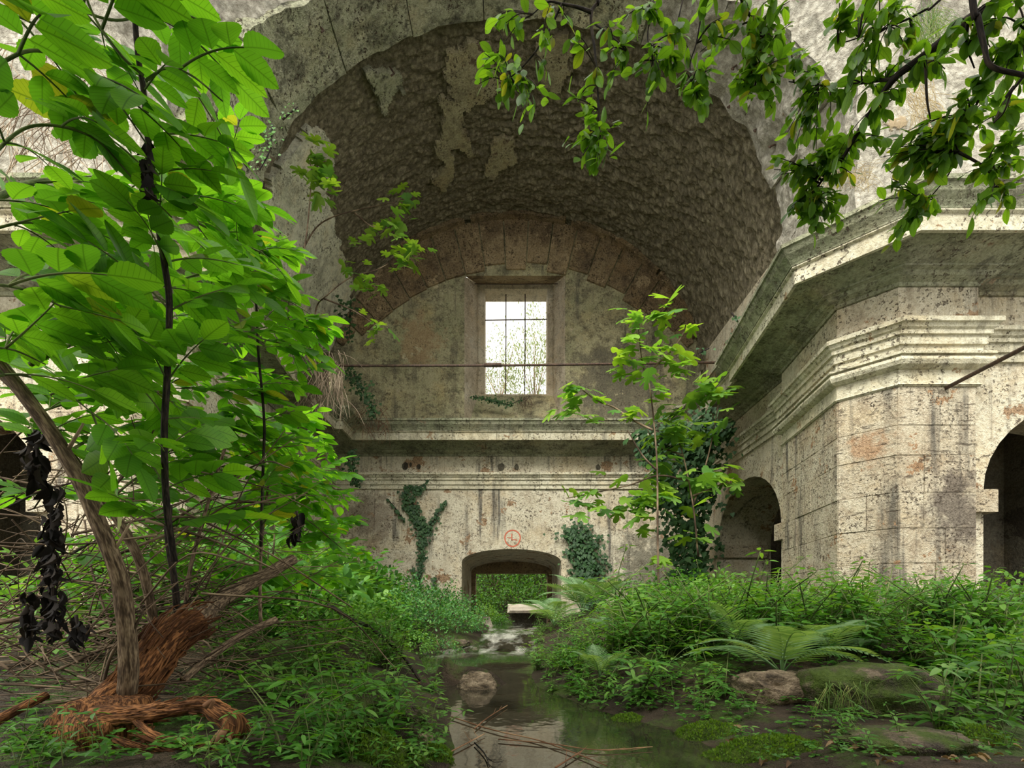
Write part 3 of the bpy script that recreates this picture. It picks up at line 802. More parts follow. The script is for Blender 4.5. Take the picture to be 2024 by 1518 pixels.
# --- transverse rib at the mouth of the vault, in plastered panels
def yfront(th):
    s_ = np.sin(np.clip(th, 0, math.pi)); return 7.08 + 1.15 * np.clip(s_, 0, 1) ** 1.3
def rib_panel(t0, t1, rough, seed):
    nU, nV = max(6, int((t1 - t0) * 46)), 40
    def fn(th, v):
        y = yfront(th) + (9.02 - yfront(th)) * v
        edge = 0.12 * (fbm(np.stack([th * 9, th * 0, th * 0 + seed], -1), 3, 8) - .5)
        y = y + edge * (1 - v) * 2 + edge * v * 1.3
        b = vault_pt(4.86, 4.12, th, y)
        k = fbm(np.stack([th * 16, y * 3.2, th * 0 + seed], -1), 4, 3) - .5
        d = k * (.05 + .26 * rough)
        nrm = np.stack([np.cos(th), 0 * th, np.sin(th)], -1)
        return b - nrm * d[..., None]
    U = np.linspace(t0, t1, nU); Vv = np.linspace(0, 1, nV)
    V, F = grid(fn, U, Vv)
    n0 = len(V)
    # back and front edges up to the vault
    Vb = np.concatenate([V.reshape(nU, nV, 3)[:, -1], V.reshape(nU, nV, 3)[:, 0], V.reshape(nU, nV, 3)[0], V.reshape(nU, nV, 3)[-1]])
    c = np.array([XV, 0, ZS]); out = Vb.copy(); dv = (Vb - c); dv[:, 1] = 0
    out = Vb + dv / np.linalg.norm(dv, axis=1)[:, None] * .42
    V2 = np.concatenate([V, Vb, out]); nb = len(Vb); F2 = F.tolist()
    for s0, cnt in ((0, nU), (nU, nU), (2 * nU, nV), (2 * nU + nV, nV)):
        for i in range(cnt - 1):
            a = n0 + s0 + i; F2.append([a, a + 1, a + 1 + nb, a + nb])
    return V2, F2
rib = thing('wall_arch_rib', 'broad plastered arch rib framing the mouth of the vault', None, (0, 8, ZS), kind='structure')
cuts = [-2, 14, 32, 46, 62, 80, 97, 113, 130, 150, 166, 182]
for k, (a, b) in enumerate(zip(cuts[:-1], cuts[1:])):
    rough = .9 if b <= 62 else (.45 if k in (4, 9) else .12)
    V, F = rib_panel(math.radians(a) + .002, math.radians(b) - .002, rough, k)
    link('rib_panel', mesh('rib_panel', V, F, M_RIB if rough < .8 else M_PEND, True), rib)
# iron pins left in the broken edge
def on_rib(px, py, rx=4.80, ry=4.06):
    lo, hi = 4.0, 12.0
    for _ in range(50):
        m = (lo + hi) / 2; p_ = P(px, py, m)
        z_ = max(p_[2] - ZS, 0)
        if ((p_[0] - XV) / rx) ** 2 + (z_ / ry) ** 2 > 1: hi = m
        else: lo = m
    return P(px, py, lo)
rr = random.Random(3)
for px, py in ((512, 156), (462, 262), (779, 145), (1446, 136), (1438, 212), (1490, 258), (1520, 290), (1385, 65), (640, 60)):
    a = on_rib(px, py); dv = np.array([a[0] - XV, 0, a[2] - ZS]); dv /= np.linalg.norm(dv)
    sd = -1 if px > 1012 else 1
    tip = a - dv * .10 + np.array([sd * -.10, -.04, rr.uniform(-.02, .02)])
    link('iron_pin', mesh('iron_pin', *tube([a + dv * .15, a, tip], .016, 6), M_IRON), rib)

# --- pendentives (light rubble) rising over the chamfers
def pendentive(sgn, name, lab):
    def fn(t, s_):
        th = t
        nx, ny = XV + 4.86 * np.cos(th), yfront(th); z = ZS + 4.12 * np.sin(th)
        ex, ey = 0.1 + (ny - 2.0), 2.0 + (nx - 0.1)
        x = nx + (ex - nx) * s_; y = ny + (ey - ny) * s_
        cx, cy = .1, 2.0
        # bulge outward like a sphere
        r = np.hypot(x - cx, y - cy); r0 = np.hypot(nx - cx, ny - cy)
        k = r0 / np.maximum(r, .1); f = .75
        x, y = cx + (x - cx) * (1 + (k - 1) * f), cy + (y - cy) * (1 + (k - 1) * f)
        q = np.stack([x * 2.4, y * 2.4, z * 2.4], -1)
        d = .30 * (fbm(q, 5, 12) - .5)
        u = np.hypot(x - cx, y - cy)
        x, y = x + (x - cx) / u * d, y + (y - cy) / u * d
        return np.stack([sgn * x, y, z], -1)
    V, F = grid(fn, np.radians(np.linspace(-2, 76, 120)), np.linspace(0, 1, 120), sgn < 0)
    # vertical footing between cornice and springing
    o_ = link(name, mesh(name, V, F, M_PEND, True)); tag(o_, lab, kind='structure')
    m2 = MB()
    A, B = (4.86 + XV, 7.0), (5.1, 6.78)
    p0 = fn(np.array([math.radians(-2)] * 12), np.linspace(0, 1, 12))
    lo = p0.copy(); lo[:, 2] = 5.6
    V2 = np.concatenate([p0, lo]); n = 12
    m2.add(V2, [[i, i + 1, n + i + 1, n + i] for i in range(n - 1)])
    x0 = sgn * (XV + 4.86)
    m2.add([(x0, 7.0, 5.6), (x0, 9.0, 5.6), (x0, 9.0, ZS), (x0, 7.0, ZS)], [[0, 1, 2, 3]])
    link('pendentive_foot', m2.me('pendentive_foot', M_PEND), o_)
    def fn2(u, w):
        x = p0[-1, 0] * sgn - .3 + (9.8 - p0[-1, 0] * sgn) * u; z = 5.55 + 8.0 * w
        y = p0[-1, 1] + .12 - .9 * w ** 2 * (1 - .4 * u)
        y = y - .30 * (fbm(np.stack([x * 2.2, z * 2.2, x * 0 + 3], -1), 5, 31) - .5)
        return np.stack([sgn * x, y, z], -1)
    V3, F3 = grid(fn2, np.linspace(0, 1, 70), np.linspace(0, 1, 110), sgn > 0)
    link('rubble_face', mesh('rubble_face', V3, F3, M_PEND, True), o_)
    return o_
pend_r = pendentive(1, 'wall_pendentive_right', 'rough pale rubble pendentive above the right corner pier, lit from the open dome')
pend_l = pendentive(-1, 'wall_pendentive_left', 'rough pale rubble pendentive above the left pier behind the elder leaves')

# --- the matching arm behind the viewer: end wall, side walls and barrel vault
YS = 4.0 - YB
wf = MB(); wf.add([(-5.3, YS, -.5), (5.3, YS, -.5), (5.3, YS, 12), (-5.3, YS, 12)], [[0, 1, 2, 3]])
for sg in (-1, 1): wf.add([(sg * W, YS, -.5), (sg * W, -3.2, -.5), (sg * W, -3.2, 7.6), (sg * W, YS, 7.6)], [[0, 1, 2, 3]])
wall_front = link('wall_front', wf.me('wall_front', M_WALL)); tag(wall_front, 'plaster walls of the matching arm behind the viewpoint', kind='structure')
V, F = grid(lambda t, y: vault_pt(RX, RY, t, y), np.linspace(0, math.pi, 40), np.linspace(YS, -3.2, 8))
link('vault', mesh('vault', V, F, M_VAULT, True), wall_front)

# --- iron tie rods
a, b = P(560, 723, 11.0), P(1465, 716, 11.0)
o = thing('tie_rod', 'long rusty iron tie rod stretched across the vault in front of the window', 'iron rod', a)
link('rod', mesh('rod', *tube([a, (a * .75 + b * .25) - [0, 0, .02], (a + b) / 2 - [0, 0, .03], b], .026, 8), M_IRON, True), o)
c0, c1 = P(957, 721.5, 11.0), P(991, 721.5, 11.0)
link('coupling', mesh('coupling', *tube([c0, c1], .045, 8), M_IRON, True), o)
a = P(1868, 768, 6.62); b = np.array([a[0] + .02, 1.5, a[2] + .03])
o = thing('tie_rod', 'rusty iron tie rod running from the pier capital towards the right edge', 'iron rod', a)
link('rod', mesh('rod', *tube([a, (a + b) / 2 - [0, 0, .02], b], .026, 8), M_IRON, True), o)
# ------------------------------------------------------------------ ground and stream
CH_Y = np.array([-6, 1.2, 2.08, 2.7, 3.4, 4.3, 5.0, 6.2, 7.1, 8.0, 9.7, 13.6, 17, 24, 40])
CH_L = np.array([-.3, -.26, -.26, -.34, -.43, -.60, -.83, -1.15, -1.3, -.55, -.50, -.60, -.9, -1.0, -1.0])
CH_R = np.array([1.1, 1.05, 1.0, .95, .55, .20, .18, .22, .26, .38, .36, .70, 1.2, 2.2, 2.2])


def sstep(x, a, b):
    t = np.clip((np.asarray(x, float) - a) / (b - a), 0, 1); return t * t * (3 - 2 * t)


def level(y):
    return 0.10 * sstep(y, 3.6, 6.4) + 0.20 * sstep(y, 7.0, 9.4)


def ground(x, y):
    x = np.asarray(x, float); y = np.asarray(y, float)
    l, r = np.interp(y, CH_Y, CH_L), np.interp(y, CH_Y, CH_R)
    wob = .10 * (vnoise(np.stack([x * 2.1, y * 2.1, x * 0], -1), 4) - .5)
    d = np.maximum(l - x, x - r) + wob
    right = x > (l + r) / 2
    hr = .07 + .42 * sstep(y, 2.7, 4.6) * sstep(d, 0, 1.5)
    hl = .13 + .26 * sstep(y, 2.2, 4.5) * sstep(d, 0, 1.2)
    bank = np.where(right, hr, hl) * sstep(d, -.05, .45)
    bed = -.22 * sstep(-d, -.05, .25)
    outside = sstep(y, 17.2, 21) * sstep(d, .2, 2.5) * 1.2 + sstep(y, 24.5, 32) * 6.0
    rough = .10 * (fbm(np.stack([x * 1.7, y * 1.7, x * 0 + 5], -1), 4, 6) - .5) * sstep(d, -.1, .4)
    spit = .36 * np.exp(-((x + .48) / .50) ** 4 - ((y - 4.45 + .3 * x) / .26) ** 2) * (1 - sstep(d, -.12, .05))
    return level(y) + bank + bed + outside + rough + spit


_tx, _ty = np.linspace(-16, 16, 641), np.linspace(-7, 36, 861)
_TAB = [list(r_) for r_ in ground(*np.meshgrid(_tx, _ty, indexing='ij'))]


def gz(x, y):
    fx = min(max((x + 16) * 20, 0), 639.99); fy = min(max((y + 7) * 20, 0), 859.99)
    i, j = int(fx), int(fy); fx -= i; fy -= j
    a, b = _TAB[i], _TAB[i + 1]
    return (a[j] * (1 - fy) + a[j + 1] * fy) * (1 - fx) + (b[j] * (1 - fy) + b[j + 1] * fy) * fx


gx = np.concatenate([np.linspace(-14, -4, 30), np.linspace(-3.95, 4.5, 190), np.linspace(4.6, 14, 30)])
gy = np.concatenate([np.linspace(-6, 1, 12), np.linspace(1.05, 6, 160), np.linspace(6.06, 14, 110), np.linspace(14.2, 34, 40)])
V, F = grid(lambda x, y: np.stack([x, y, ground(x, y)], -1), gx, gy, True)
floor = link('floor', mesh('floor', V, F, M_EARTH, True)); tag(floor, 'dark wet earth banks with moss either side of the stream', kind='structure')

wy = np.concatenate([np.linspace(-6, 1, 6), np.linspace(1.1, 18, 260), np.linspace(18.2, 30, 20)])
def wfn(t, y):
    l, r = np.interp(y, CH_Y, CH_L) - .5, np.interp(y, CH_Y, CH_R) + .5
    x = l + (r - l) * t
    rip = .05 * (fbm(np.stack([x * 3.5, y * 2.2, x * 0], -1), 3, 21) - .5) * sstep(y, 6.6, 7.6) * (1 - sstep(y, 10, 14))
    return np.stack([x, y, level(y) + rip], -1)
V, F = grid(wfn, np.linspace(0, 1, 60), wy, True)
o = link('stream', mesh('stream', V, F, M_WATER, True)); tag(o, 'shallow dark stream flowing through the doorway into a still pool', 'stream', kind='stuff')

# ------------------------------------------------------------------ leaf templates
def blade(L=1.0, Wd=0.45, seg=6, fold=.10, curl=.12, serr=0.0, peak=.42, tip=1.0):
    V, UV, F = [], [], []
    n = seg * (2 if serr else 1)
    for i in range(n + 1):
        t = i / n
        w = math.sin(math.pi * (t ** (math.log(.5) / math.log(peak)))) ** .8 if 0 < t < 1 else 0.0
        w = w * Wd / 2 * (1 - serr * (i % 2))
        if t > .8: w *= 1 - (1 - tip) * (t - .8) / .2
        for sx in (-1, 0, 1):
            x = sx * w
            V.append((x, t * L, fold * abs(x) * 2 - curl * t * t * L)); UV.append((x, t, 0))
    for i in range(n):
        a = i * 3
        F += [(a, a + 1, a + 4, a + 3), (a + 1, a + 2, a + 5, a + 4)]
    return np.array(V), F, np.array(UV)


def fan_leaf(half, c, cup=.18):
    out = [(x, y) for x, y in half] + [(-x, y) for x, y in half[::-1] if abs(x) > 1e-6]
    pts = [c] + out
    V = [(x, y, -cup * (x * x * 2.0 + (y - .3) ** 2 * .6)) for x, y in pts]
    n = len(out); F = [(0, 1 + i, 1 + (i + 1) % n) for i in range(n)]
    return np.array(V), F, np.array([(x, y, 0) for x, y in pts])


FIG = fan_leaf([(0, 0), (.10, -.05), (.24, .02), (.36, .10), (.42, .22), (.33, .30), (.20, .36), (.32, .48), (.44, .60), (.45, .72), (.34, .70), (.22, .62), (.12, .56), (.17, .72), (.17, .86), (.10, .97), (0, 1.0)], (0, .40))
IVYL = fan_leaf([(0, .05), (.18, -.05), (.38, .0), (.48, .2), (.32, .32), (.38, .52), (.2, .6), (0, 1.0)], (0, .35))
ELD = blade(1, .56, 8, .10, .10, .07, .48)
ELD2 = blade(1, .64, 8, .06, .22, .07, .52)
OVAL = blade(1, .50, 7, .12, .14, 0, .52)
OVAL2 = blade(1, .56, 7, -.05, .22, 0, .55)
LANCE = blade(1, .36, 6, .12, .22, .10, .38)
SMALL = blade(1, .55, 3, .10, .12, 0, .5)
TINY = blade(1, .6, 2, .10, .1, 0, .5)
DRY = blade(1, .5, 5, .6, .5, .15, .45)


def to_me(name, T, mat): return mesh(name, T[0], T[1], mat, True, T[2])


def joined(name, items, mat):
    """items: list of (template, Matrix)"""
    Vs, Fs, Us, n = [], [], [], 0
    for T, M in items:
        A = np.array(M); V = T[0] @ A[:3, :3].T + A[:3, 3]
        Vs.append(V); Us.append(T[2]); Fs.extend([[i + n for i in f] for f in T[1]]); n += len(V)
    return mesh(name, np.concatenate(Vs), Fs, mat, True, np.concatenate(Us))
# ------------------------------------------------------------------ rocks, moss, sticks
def rock(name, label, cat, c, size, mat, seed, group=None, flat=.4, subd=56, sink=.3):
    """lumpy stone resting on the ground at c; size = (sx, sy, sz)"""
    def fn(u, v):
        ph = v * math.pi
        d = np.stack([np.sin(ph) * np.cos(u * 2 * math.pi), np.sin(ph) * np.sin(u * 2 * math.pi), np.cos(ph)], -1)
        e = np.sign(d) * np.abs(d) ** .75
        k = 1 + .60 * (fbm(d * 1.7 + seed * 3.7, 4, seed) - .5) + .16 * (fbm(d * 6 + seed, 3, seed) - .5)
        return e * k[..., None] * np.array(size) * .5
    V, F = grid(fn, np.linspace(0, 1, subd + 1), np.linspace(0.0, 1, subd // 2 + 1))
    V = V + np.array(c)
    o = link(name, mesh(name, V, F, mat, True, V * np.array([1, 1, .6])))
    return tag(o, label, cat, group)


def gpt(px, py, extra=0.0):
    """ground point seen at a pixel"""
    lo, hi = 1.0, 13.0
    ax, az = (px - CX) / F_PX, (HY - py) / F_PX
    for _ in range(30):
        m = (lo + hi) / 2
        if ZC + az * m > gz(ax * m, m) + extra: lo = m
        else: hi = m
    return P(px, py, lo)


ROCKS = [('rock', 'pale flat-topped stone block lying in the middle of the stream', 935, 1346, (.36, .26, .15), M_PALE, 1),
         ('rock', 'brown layered rock half buried beside the ferns on the right bank', 1555, 1385, (.46, .4, .24), M_PALE, 2),
         ('boulder', 'large dark mossy boulder on the right bank', 1745, 1408, (.80, .6, .36), M_ROCK, 3),
         ('rock', 'flat pale rock ledge behind the mossy boulder at the right', 1862, 1318, (.36, .34, .16), M_PALE, 4),
         ('rock', 'mossy round stone under the herbs on the left bank', 715, 1440, (.27, .24, .17), M_ROCK, 5),
         ('rock', 'small tan stone among moss at the left edge of the pool', 828, 1484, (.085, .08, .07), M_PALE, 6),
         ('rock', 'dark stone in the rapids before the doorway', 905, 1276, (.36, .3, .12), M_ROCK, 7),
         ('rock', 'dark wet stone on the right side of the rapids', 1030, 1270, (.45, .4, .12), M_ROCK, 8),
         ('rock', 'broad brown mossy slab at the bottom right corner', 1830, 1488, (.55, .34, .09), M_ROCK, 9),
         ('rock', 'mossy stone at the water edge below the left herbs', 800, 1430, (.20, .18, .12), M_ROCK, 10)]
for nm, lab, px, py, sz, mt, sd in ROCKS:
    c = gpt(px, py) if sd != 1 else P(940, 1352, 4.2)
    if sd == 1: sz = (.36, .26, .34); c = c - np.array([0, 0, .09])
    rock(nm, lab, 'rock', c + np.array([0, .12, sz[2] * .22 if sd != 1 else 0]), sz, mt, sd)

rm = np.random.RandomState(8)
def moss(label, px, py, sx, sy, h, n, seed):
    c = gpt(px, py); c = c + np.array([0, sy * .25, 0])
    t = thing('moss_cushion', label, 'moss', c, 'moss cushions')
    def fn(u, v):
        a = u * 2 * math.pi; r = v
        x = c[0] + r * sx / 2 * np.cos(a) * (1 + .3 * (vnoise(np.stack([np.cos(a) * 2, np.sin(a) * 2, a * 0 + seed], -1)) - .5))
        y = c[1] + r * sy / 2 * np.sin(a)
        z = c[2] - .05 + (h + .05) * (1 - r ** 2.2) + .035 * (fbm(np.stack([x * 14, y * 14, x * 0], -1), 3, seed) - .5)
        return np.stack([x, y, z], -1)
    V, F = grid(fn, np.linspace(0, 1, 41), np.linspace(0, 1, 16), True)
    link('mat', mesh('mat', V, F, M_MOSSG, True), t)
    it = []
    uu = rm.rand(n); vv = np.sqrt(rm.rand(n)) * .97
    Q = fn(uu, vv)
    for q in Q:
        d = unit(rm.normal(0, .55, 3) + [0, 0, 1.0])
        it.append((TINY, place(q, d, rm.normal(0, 1, 3), rm.uniform(.010, .020))))
    o = link('moss_tufts', joined('moss_tufts', it, M_MOSS), t); o['kind'] = 'stuff'
moss('bright green moss cushion at the right edge of the pool', 1250, 1440, .36, .30, .07, 1500, 1)
moss('moss carpet across the bank at the bottom right', 1560, 1490, .70, .36, .05, 2200, 2)
moss('moss bank below the herbs left of the pool', 690, 1490, .52, .34, .07, 1800, 3)
moss('moss cushion on the shore beside the small tan stone', 860, 1500, .18, .22, .05, 700, 4)
moss('moss patch between the brown rock and the pool', 1420, 1455, .5, .3, .05, 1200, 5)
moss('moss patch in the far bottom right corner', 1960, 1470, .4, .36, .05, 900, 6)

def stick(label, pts, r, mat=M_STICK, z=0.012, name='stick', group=None):
    W_ = []
    for px, py in pts:
        Y = F_PX * (ZC - z) / (py - HY); q = P(px, py, Y); W_.append(q)
    path = smooth_path(W_, 5)
    o = thing(name, label, 'stick', W_[0], group)
    link('stem', mesh('stem', *tube(path, [r, r * .6], 6), mat, True), o)
    rr = random.Random(int(pts[0][0]))
    for k in range(2):
        i = rr.randrange(len(path) // 3, len(path) - 1); d = unit(path[i] - path[i - 1] + np.array([rr.uniform(-.6, .6), rr.uniform(-.6, .6), 0]) * np.linalg.norm(path[i] - path[i - 1]))
        link('side_twig', mesh('side_twig', *tube([path[i], path[i] + d * .06, path[i] + d * .13 + [0, 0, .02]], [r * .5, r * .25], 5), mat, True), o)
stick('long tan twig lying across the pool from the left shore', [(893, 1417), (975, 1443), (1060, 1462), (1140, 1490), (1200, 1514)], .0045)
stick('reddish dry twig leaning over the middle of the pool', [(938, 1440), (965, 1418), (1003, 1394)], .005)
stick('pale straight stick at the lower left of the pool', [(876, 1493), (925, 1468), (958, 1450)], .004)
stick('thin dark twig standing out of the water at the bottom', [(938, 1468), (958, 1490), (968, 1516)], .004, M_TWIG)
stick('long thin tan twig reaching to the moss on the right', [(985, 1461), (1090, 1470), (1180, 1482), (1290, 1476)], .0035)
stick('short tan stick at the bottom centre of the pool', [(1098, 1517), (1122, 1502), (1150, 1484)], .0045)

# fallen dry leaves on the right shore
ME_DRY = to_me('fallen_leaf', DRY, M_DRYL)
for k in range(110):
    px, py = rm.uniform(1300, 2020), rm.uniform(1440, 1516)
    if k > 84: px, py = rm.uniform(800, 1010), rm.uniform(1335, 1375)
    q = gpt(px, py) + np.array([0, 0, .012])
    o = link('fallen_leaf', ME_DRY, None, place(q, unit([rm.normal(), rm.normal(), .1]), [rm.normal(0, .3), rm.normal(0, .3), 1], rm.uniform(.03, .055)))
    if k > 84: tag(o, 'small brown fallen leaf on the gravel spit by the stone in the stream', 'leaf', 'fallen leaves by the stream stone')
    else: tag(o, 'small brown fallen leaf on the mossy ground at bottom right', 'leaf', 'fallen leaves on the right shore')

# ------------------------------------------------------------------ beyond the doorway
c = P(1040, 1207, 19.5)
o = thing('concrete_slab', 'pale concrete bridge slab across the stream beyond the doorway', 'slab', c)
V, F = box(-.75, 2.2, 0, 2.2, -.10, .0); V = np.array(V); V[:, 2] += V[:, 1] * .14; V[4, 0] += .12
link('deck', mesh('deck', V + c, F, M_CONC), o)
V, F = box(-.7, 2.2, .35, .6, -.95, -.08); link('beam', mesh('beam', np.array(V) + c, F, M_DARKW), o)
o = thing('concrete_ramp', 'leaning pale concrete wedge on the left bank inside the doorway', 'slab', P(965, 1250, 15.2))
A = [P(954, 1219, 15.6), P(968, 1219, 15.6), P(979, 1252, 14.6), P(952, 1252, 14.6)]
V = A + [a + np.array([0, .25, -.3]) for a in A]
link('slab', mesh('slab', V, [[0, 1, 2, 3][::-1], [4, 5, 6, 7], [0, 4, 5, 1], [1, 5, 6, 2], [2, 6, 7, 3], [3, 7, 4, 0]], M_CONC), o)

# bush templates: stems + many small leaves, dome shaped, unit radius and height about 1
rb = np.random.RandomState(5)
def bush_template(n, leaf, T, mat, seed, flat=1.0, sparse=False, stem=M_VINE):
    r = np.random.RandomState(seed); it = []; st = MB(); tips = []
    for k in range(12):
        a = r.uniform(0, 6.28); e = r.uniform(.25, 1.45)
        tip = np.array([math.cos(a) * math.cos(e), math.sin(a) * math.cos(e), math.sin(e) * flat + .05]) * r.uniform(.6, .95)
        mid = tip * .5 + r.normal(0, .06, 3) + [0, 0, .05]
        st.add(*tube(smooth_path([np.zeros(3), mid, tip], 4), [.014, .004], 5)); tips += [tip, mid]
    for k in range(n):
        if r.rand() < .75:
            a = r.uniform(0, 6.28); z = r.uniform(-.05, 1); rad = math.sqrt(max(0, 1 - z * z))
            d = np.array([math.cos(a) * rad, math.sin(a) * rad, z * flat])
            lump = 0.62 + .62 * vnoise(np.array([d * 2.6 + seed]))[0]
            q = d * lump * r.uniform(.62, 1.0)
        else:
            q = tips[r.randint(len(tips))] + r.normal(0, .14, 3)
        q[2] = max(q[2], .01)
        d = unit(q * [1, 1, .4] + r.normal(0, .5, 3)); nn = unit(np.array([0, 0, 1.0]) + r.normal(0, .45, 3) + .3 * unit(q))
        it.append((T, place(q, d, nn, leaf * r.uniform(.7, 1.3))))
    return st.me('stems', stem, True), joined('foliage', it, mat)
B_BLUE = [bush_template(950, .085, SMALL, M_BUSH, 30 + i, .9) for i in range(3)]
B_PALE = [bush_template(900, .10, SMALL, M_HERB2, 40 + i, .9) for i in range(3)]
B_DARK = [bush_template(800, .12, SMALL, M_HERB, 50 + i, .85) for i in range(3)]
B_TREE = [bush_template(3200, .058, TINY, M_TREE, 60 + i, 1.0) for i in range(2)]
B_FAR = bush_template(2600, .050, TINY, M_HAZY, 70, 1.1, stem=M_ROOT)


def bush(tp, label, loc, s, cat='bush', group=None, name='bush', sq=(1, 1, 1), ang=None):
    o = thing(name, label, cat, loc, group)
    M = Matrix.Translation(Vector(loc)) @ Matrix.Rotation(rb.uniform(0, 6.28) if ang is None else ang, 4, 'Z') @ Matrix.Diagonal((s * sq[0], s * sq[1], s * sq[2], 1))
    link('stems', tp[0], o, M); f = link('foliage', tp[1], o, M)
    return o


for k, (x, y, z, s_) in enumerate([(-2.2, 24.5, 1.0, 2.0), (.3, 25.5, 1.2, 2.2), (2.6, 24.5, 1.0, 2.0), (-1.0, 27.0, 2.4, 2.6), (1.8, 27.5, 2.3, 2.6), (.4, 29.5, 3.6, 3.6), (-3.6, 26.5, 2.0, 3.0), (4.2, 26.5, 2.0, 3.0)]):
    bush(B_TREE[k % 2], 'leafy green tree crown filling the view beyond the doorway', (x, y, z - .6), s_, 'tree', 'trees beyond the doorway', 'tree')
bush(B_PALE[0], 'yellowish weed clump on the left bank just beyond the doorway', (P(958, 1215, 18.8)[0], 18.8, .35), .85)
bush(B_DARK[0], 'dark weed clump hanging beside the bridge slab beyond the doorway', (P(990, 1225, 18.2)[0], 18.4, .2), .5)
for px, Y, s_, sq, lab in ((988, 18.5, 2.7, (.36, .45, .95), 'hazy thin-leaved shrub outside the barred window, left one'), (1056, 18.9, 3.6, (.30, .35, 1.0), 'taller hazy thin-leaved shrub outside the barred window on its right')):
    b_ = P(px, 800, Y); t = bush(B_FAR, lab, b_, s_, 'shrub', 'shrubs outside the window', 'shrub', sq)
    link('trunk', mesh('trunk', *tube(smooth_path([b_ + [0, 0, .4], b_ + [.1, .2, -2], b_ + [3.2 if px > 1012 else -3.2, .2, -5], (b_[0] + (3.6 if px > 1012 else -3.6), Y + .3, gz(b_[0], Y + .3) - .1)], 5), [.05, .11], 8), M_ROOT, True), t)

# ------------------------------------------------------------------ ferns
def frond_template(seed, npair=20):
    r = np.random.RandomState(seed); it = MB(); n = 24
    t = np.linspace(0, 1, n)
    path = np.stack([0 * t, t * .92, .55 * t - .75 * t ** 2.2], 1)
    it.add(*tube(path, [.008, .002], 4))
    UV = []
    for k in range(npair):
        tt = .16 + .82 * k / npair
        i = tt * (n - 1); i0 = int(i); b = path[i0] + (path[min(i0 + 1, n - 1)] - path[i0]) * (i - i0)
        T = unit(path[min(i0 + 1, n - 1)] - path[max(i0 - 1, 0)])
        L = .27 * math.sin(math.pi * min(1, (tt + .10) ** .8)) ** .9 + .02
        for sx in (-1, 1):
            d = unit(np.array([sx * 1.0, .38, -.10]) + T * .35); up = np.array([0, -.2, 1.0]); up = unit(up - d * np.dot(up, d)); sd = np.cross(up, d)
            m = 6; V = []; F = []
            for j in range(m):
                u = j / (m - 1); w = .0125 * (1 - u) ** .6 * (1.0 if j % 2 else .62) + .001
                c = b + d * L * u + up * (-.12 * L * u * u)
                V += [c - sd * w, c + sd * w]
            F = [[2 * j, 2 * j + 1, 2 * j + 3, 2 * j + 2] for j in range(m - 1)]
            it.add(V, F)
    return it.me('frond', M_FERN, False)
FRONDS = [frond_template(i, 19 + i) for i in range(2)]
rf = np.random.RandomState(12)
def fern(label, px, py, L, n, Y=None, spread=.75, az=None):
    c = gpt(px, py) if Y is None else P(px, py, Y)
    c[2] = gz(c[0], c[1]) + .04; L = L * 1.2
    o = thing('fern', label, 'fern', c, 'ferns along the stream')
    for k in range(n):
        a = (2 * math.pi * k / n + rf.uniform(-.3, .3)) if az is None else rf.uniform(*az)
        tilt = rf.uniform(.25, spread + .25)
        M = Matrix.Translation(Vector(c)) @ Matrix.Rotation(a, 4, 'Z') @ Matrix.Rotation(tilt, 4, 'X') @ Matrix.Diagonal((L, L * rf.uniform(.8, 1.1), L, 1))
        link('frond', FRONDS[k % 2], o, M)
fern('large pale fern spreading above the dark rocks on the right bank', 1545, 1310, .62, 11, 3.4)
fern('fern with arching fronds left of the largest right-bank fern', 1455, 1300, .50, 8, 3.9)
fern('fern leaning towards the mossy boulder on the right', 1640, 1300, .48, 8, 3.7)
fern('tall fern beside the right jamb of the doorway', 1150, 1215, 1.05, 10, 9.6)
fern('fern drooping over the stream right of the doorway', 1095, 1240, .85, 9, 8.8)
fern('fern in front of the thick ivy column', 1185, 1230, .9, 9, 9.0)
fern('small fern between the stream and the right-bank herbs', 1215, 1300, .42, 7, 5.0)
fern('small fern low on the right bank beside the pool', 1185, 1345, .36, 7, 3.9)
fern('fern below the arched recess on the right', 1340, 1235, .6, 8, 6.5)

# ------------------------------------------------------------------ herbs
ME_LANCE = to_me('lance_leaf', LANCE, M_HERB)
ME_LANCE2 = to_me('lance_leaf', LANCE, M_HERB2)
ME_OVAL = to_me('oval_leaf', SMALL, M_HERB)
def herb_spec(seed, kind, lsc=1.0, more=0):
    r = np.random.RandomState(seed); leaves = []; st = MB()
    nst = 1 if kind == 0 else (2 if kind == 1 else 3)
    for s_ in range(nst):
        lean = r.normal(0, .16 if nst == 1 else .35, 2); h = r.uniform(.75, 1.0) if s_ == 0 else r.uniform(.5, .85)
        path = smooth_path([(0, 0, 0), (lean[0] * .3, lean[1] * .3, h * .5), (lean[0], lean[1], h)], 6)
        st.add(*tube(path, [.012, .005], 5))
        npair = (5 if kind == 0 else (4 if kind == 1 else 3)) + more; a = r.uniform(0, 6.28)
        for k in range(npair):
            t = .28 + .72 * k / (npair - 1); q = path[int(t * (len(path) - 1))]
            a += 1.57 + r.normal(0, .2); sz = (.30 - .10 * t) * r.uniform(.8, 1.2) * lsc
            m = 2 if kind != 2 else 3
            for j in range(m if k < npair - 1 else 4):
                aa = a + 2 * math.pi * j / (m if k < npair - 1 else 4)
                d = unit([math.cos(aa), math.sin(aa), r.uniform(-.25, .35)])
                b = q + d * .03
                leaves.append(place(b, d, unit([r.normal(0, .2), r.normal(0, .2), 1]), sz))
    return st.me('stem', M_GSTEM, True), leaves
HERBS = [herb_spec(100 + i, i % 3) for i in range(9)]
WEEDS = [herb_spec(140 + i, 1 + i % 2, .48, 5) for i in range(9)]
def herb_far(i, mat, T):
    st, lv = WEEDS[i]; return st, joined('foliage', [(T, m) for m in lv], mat)
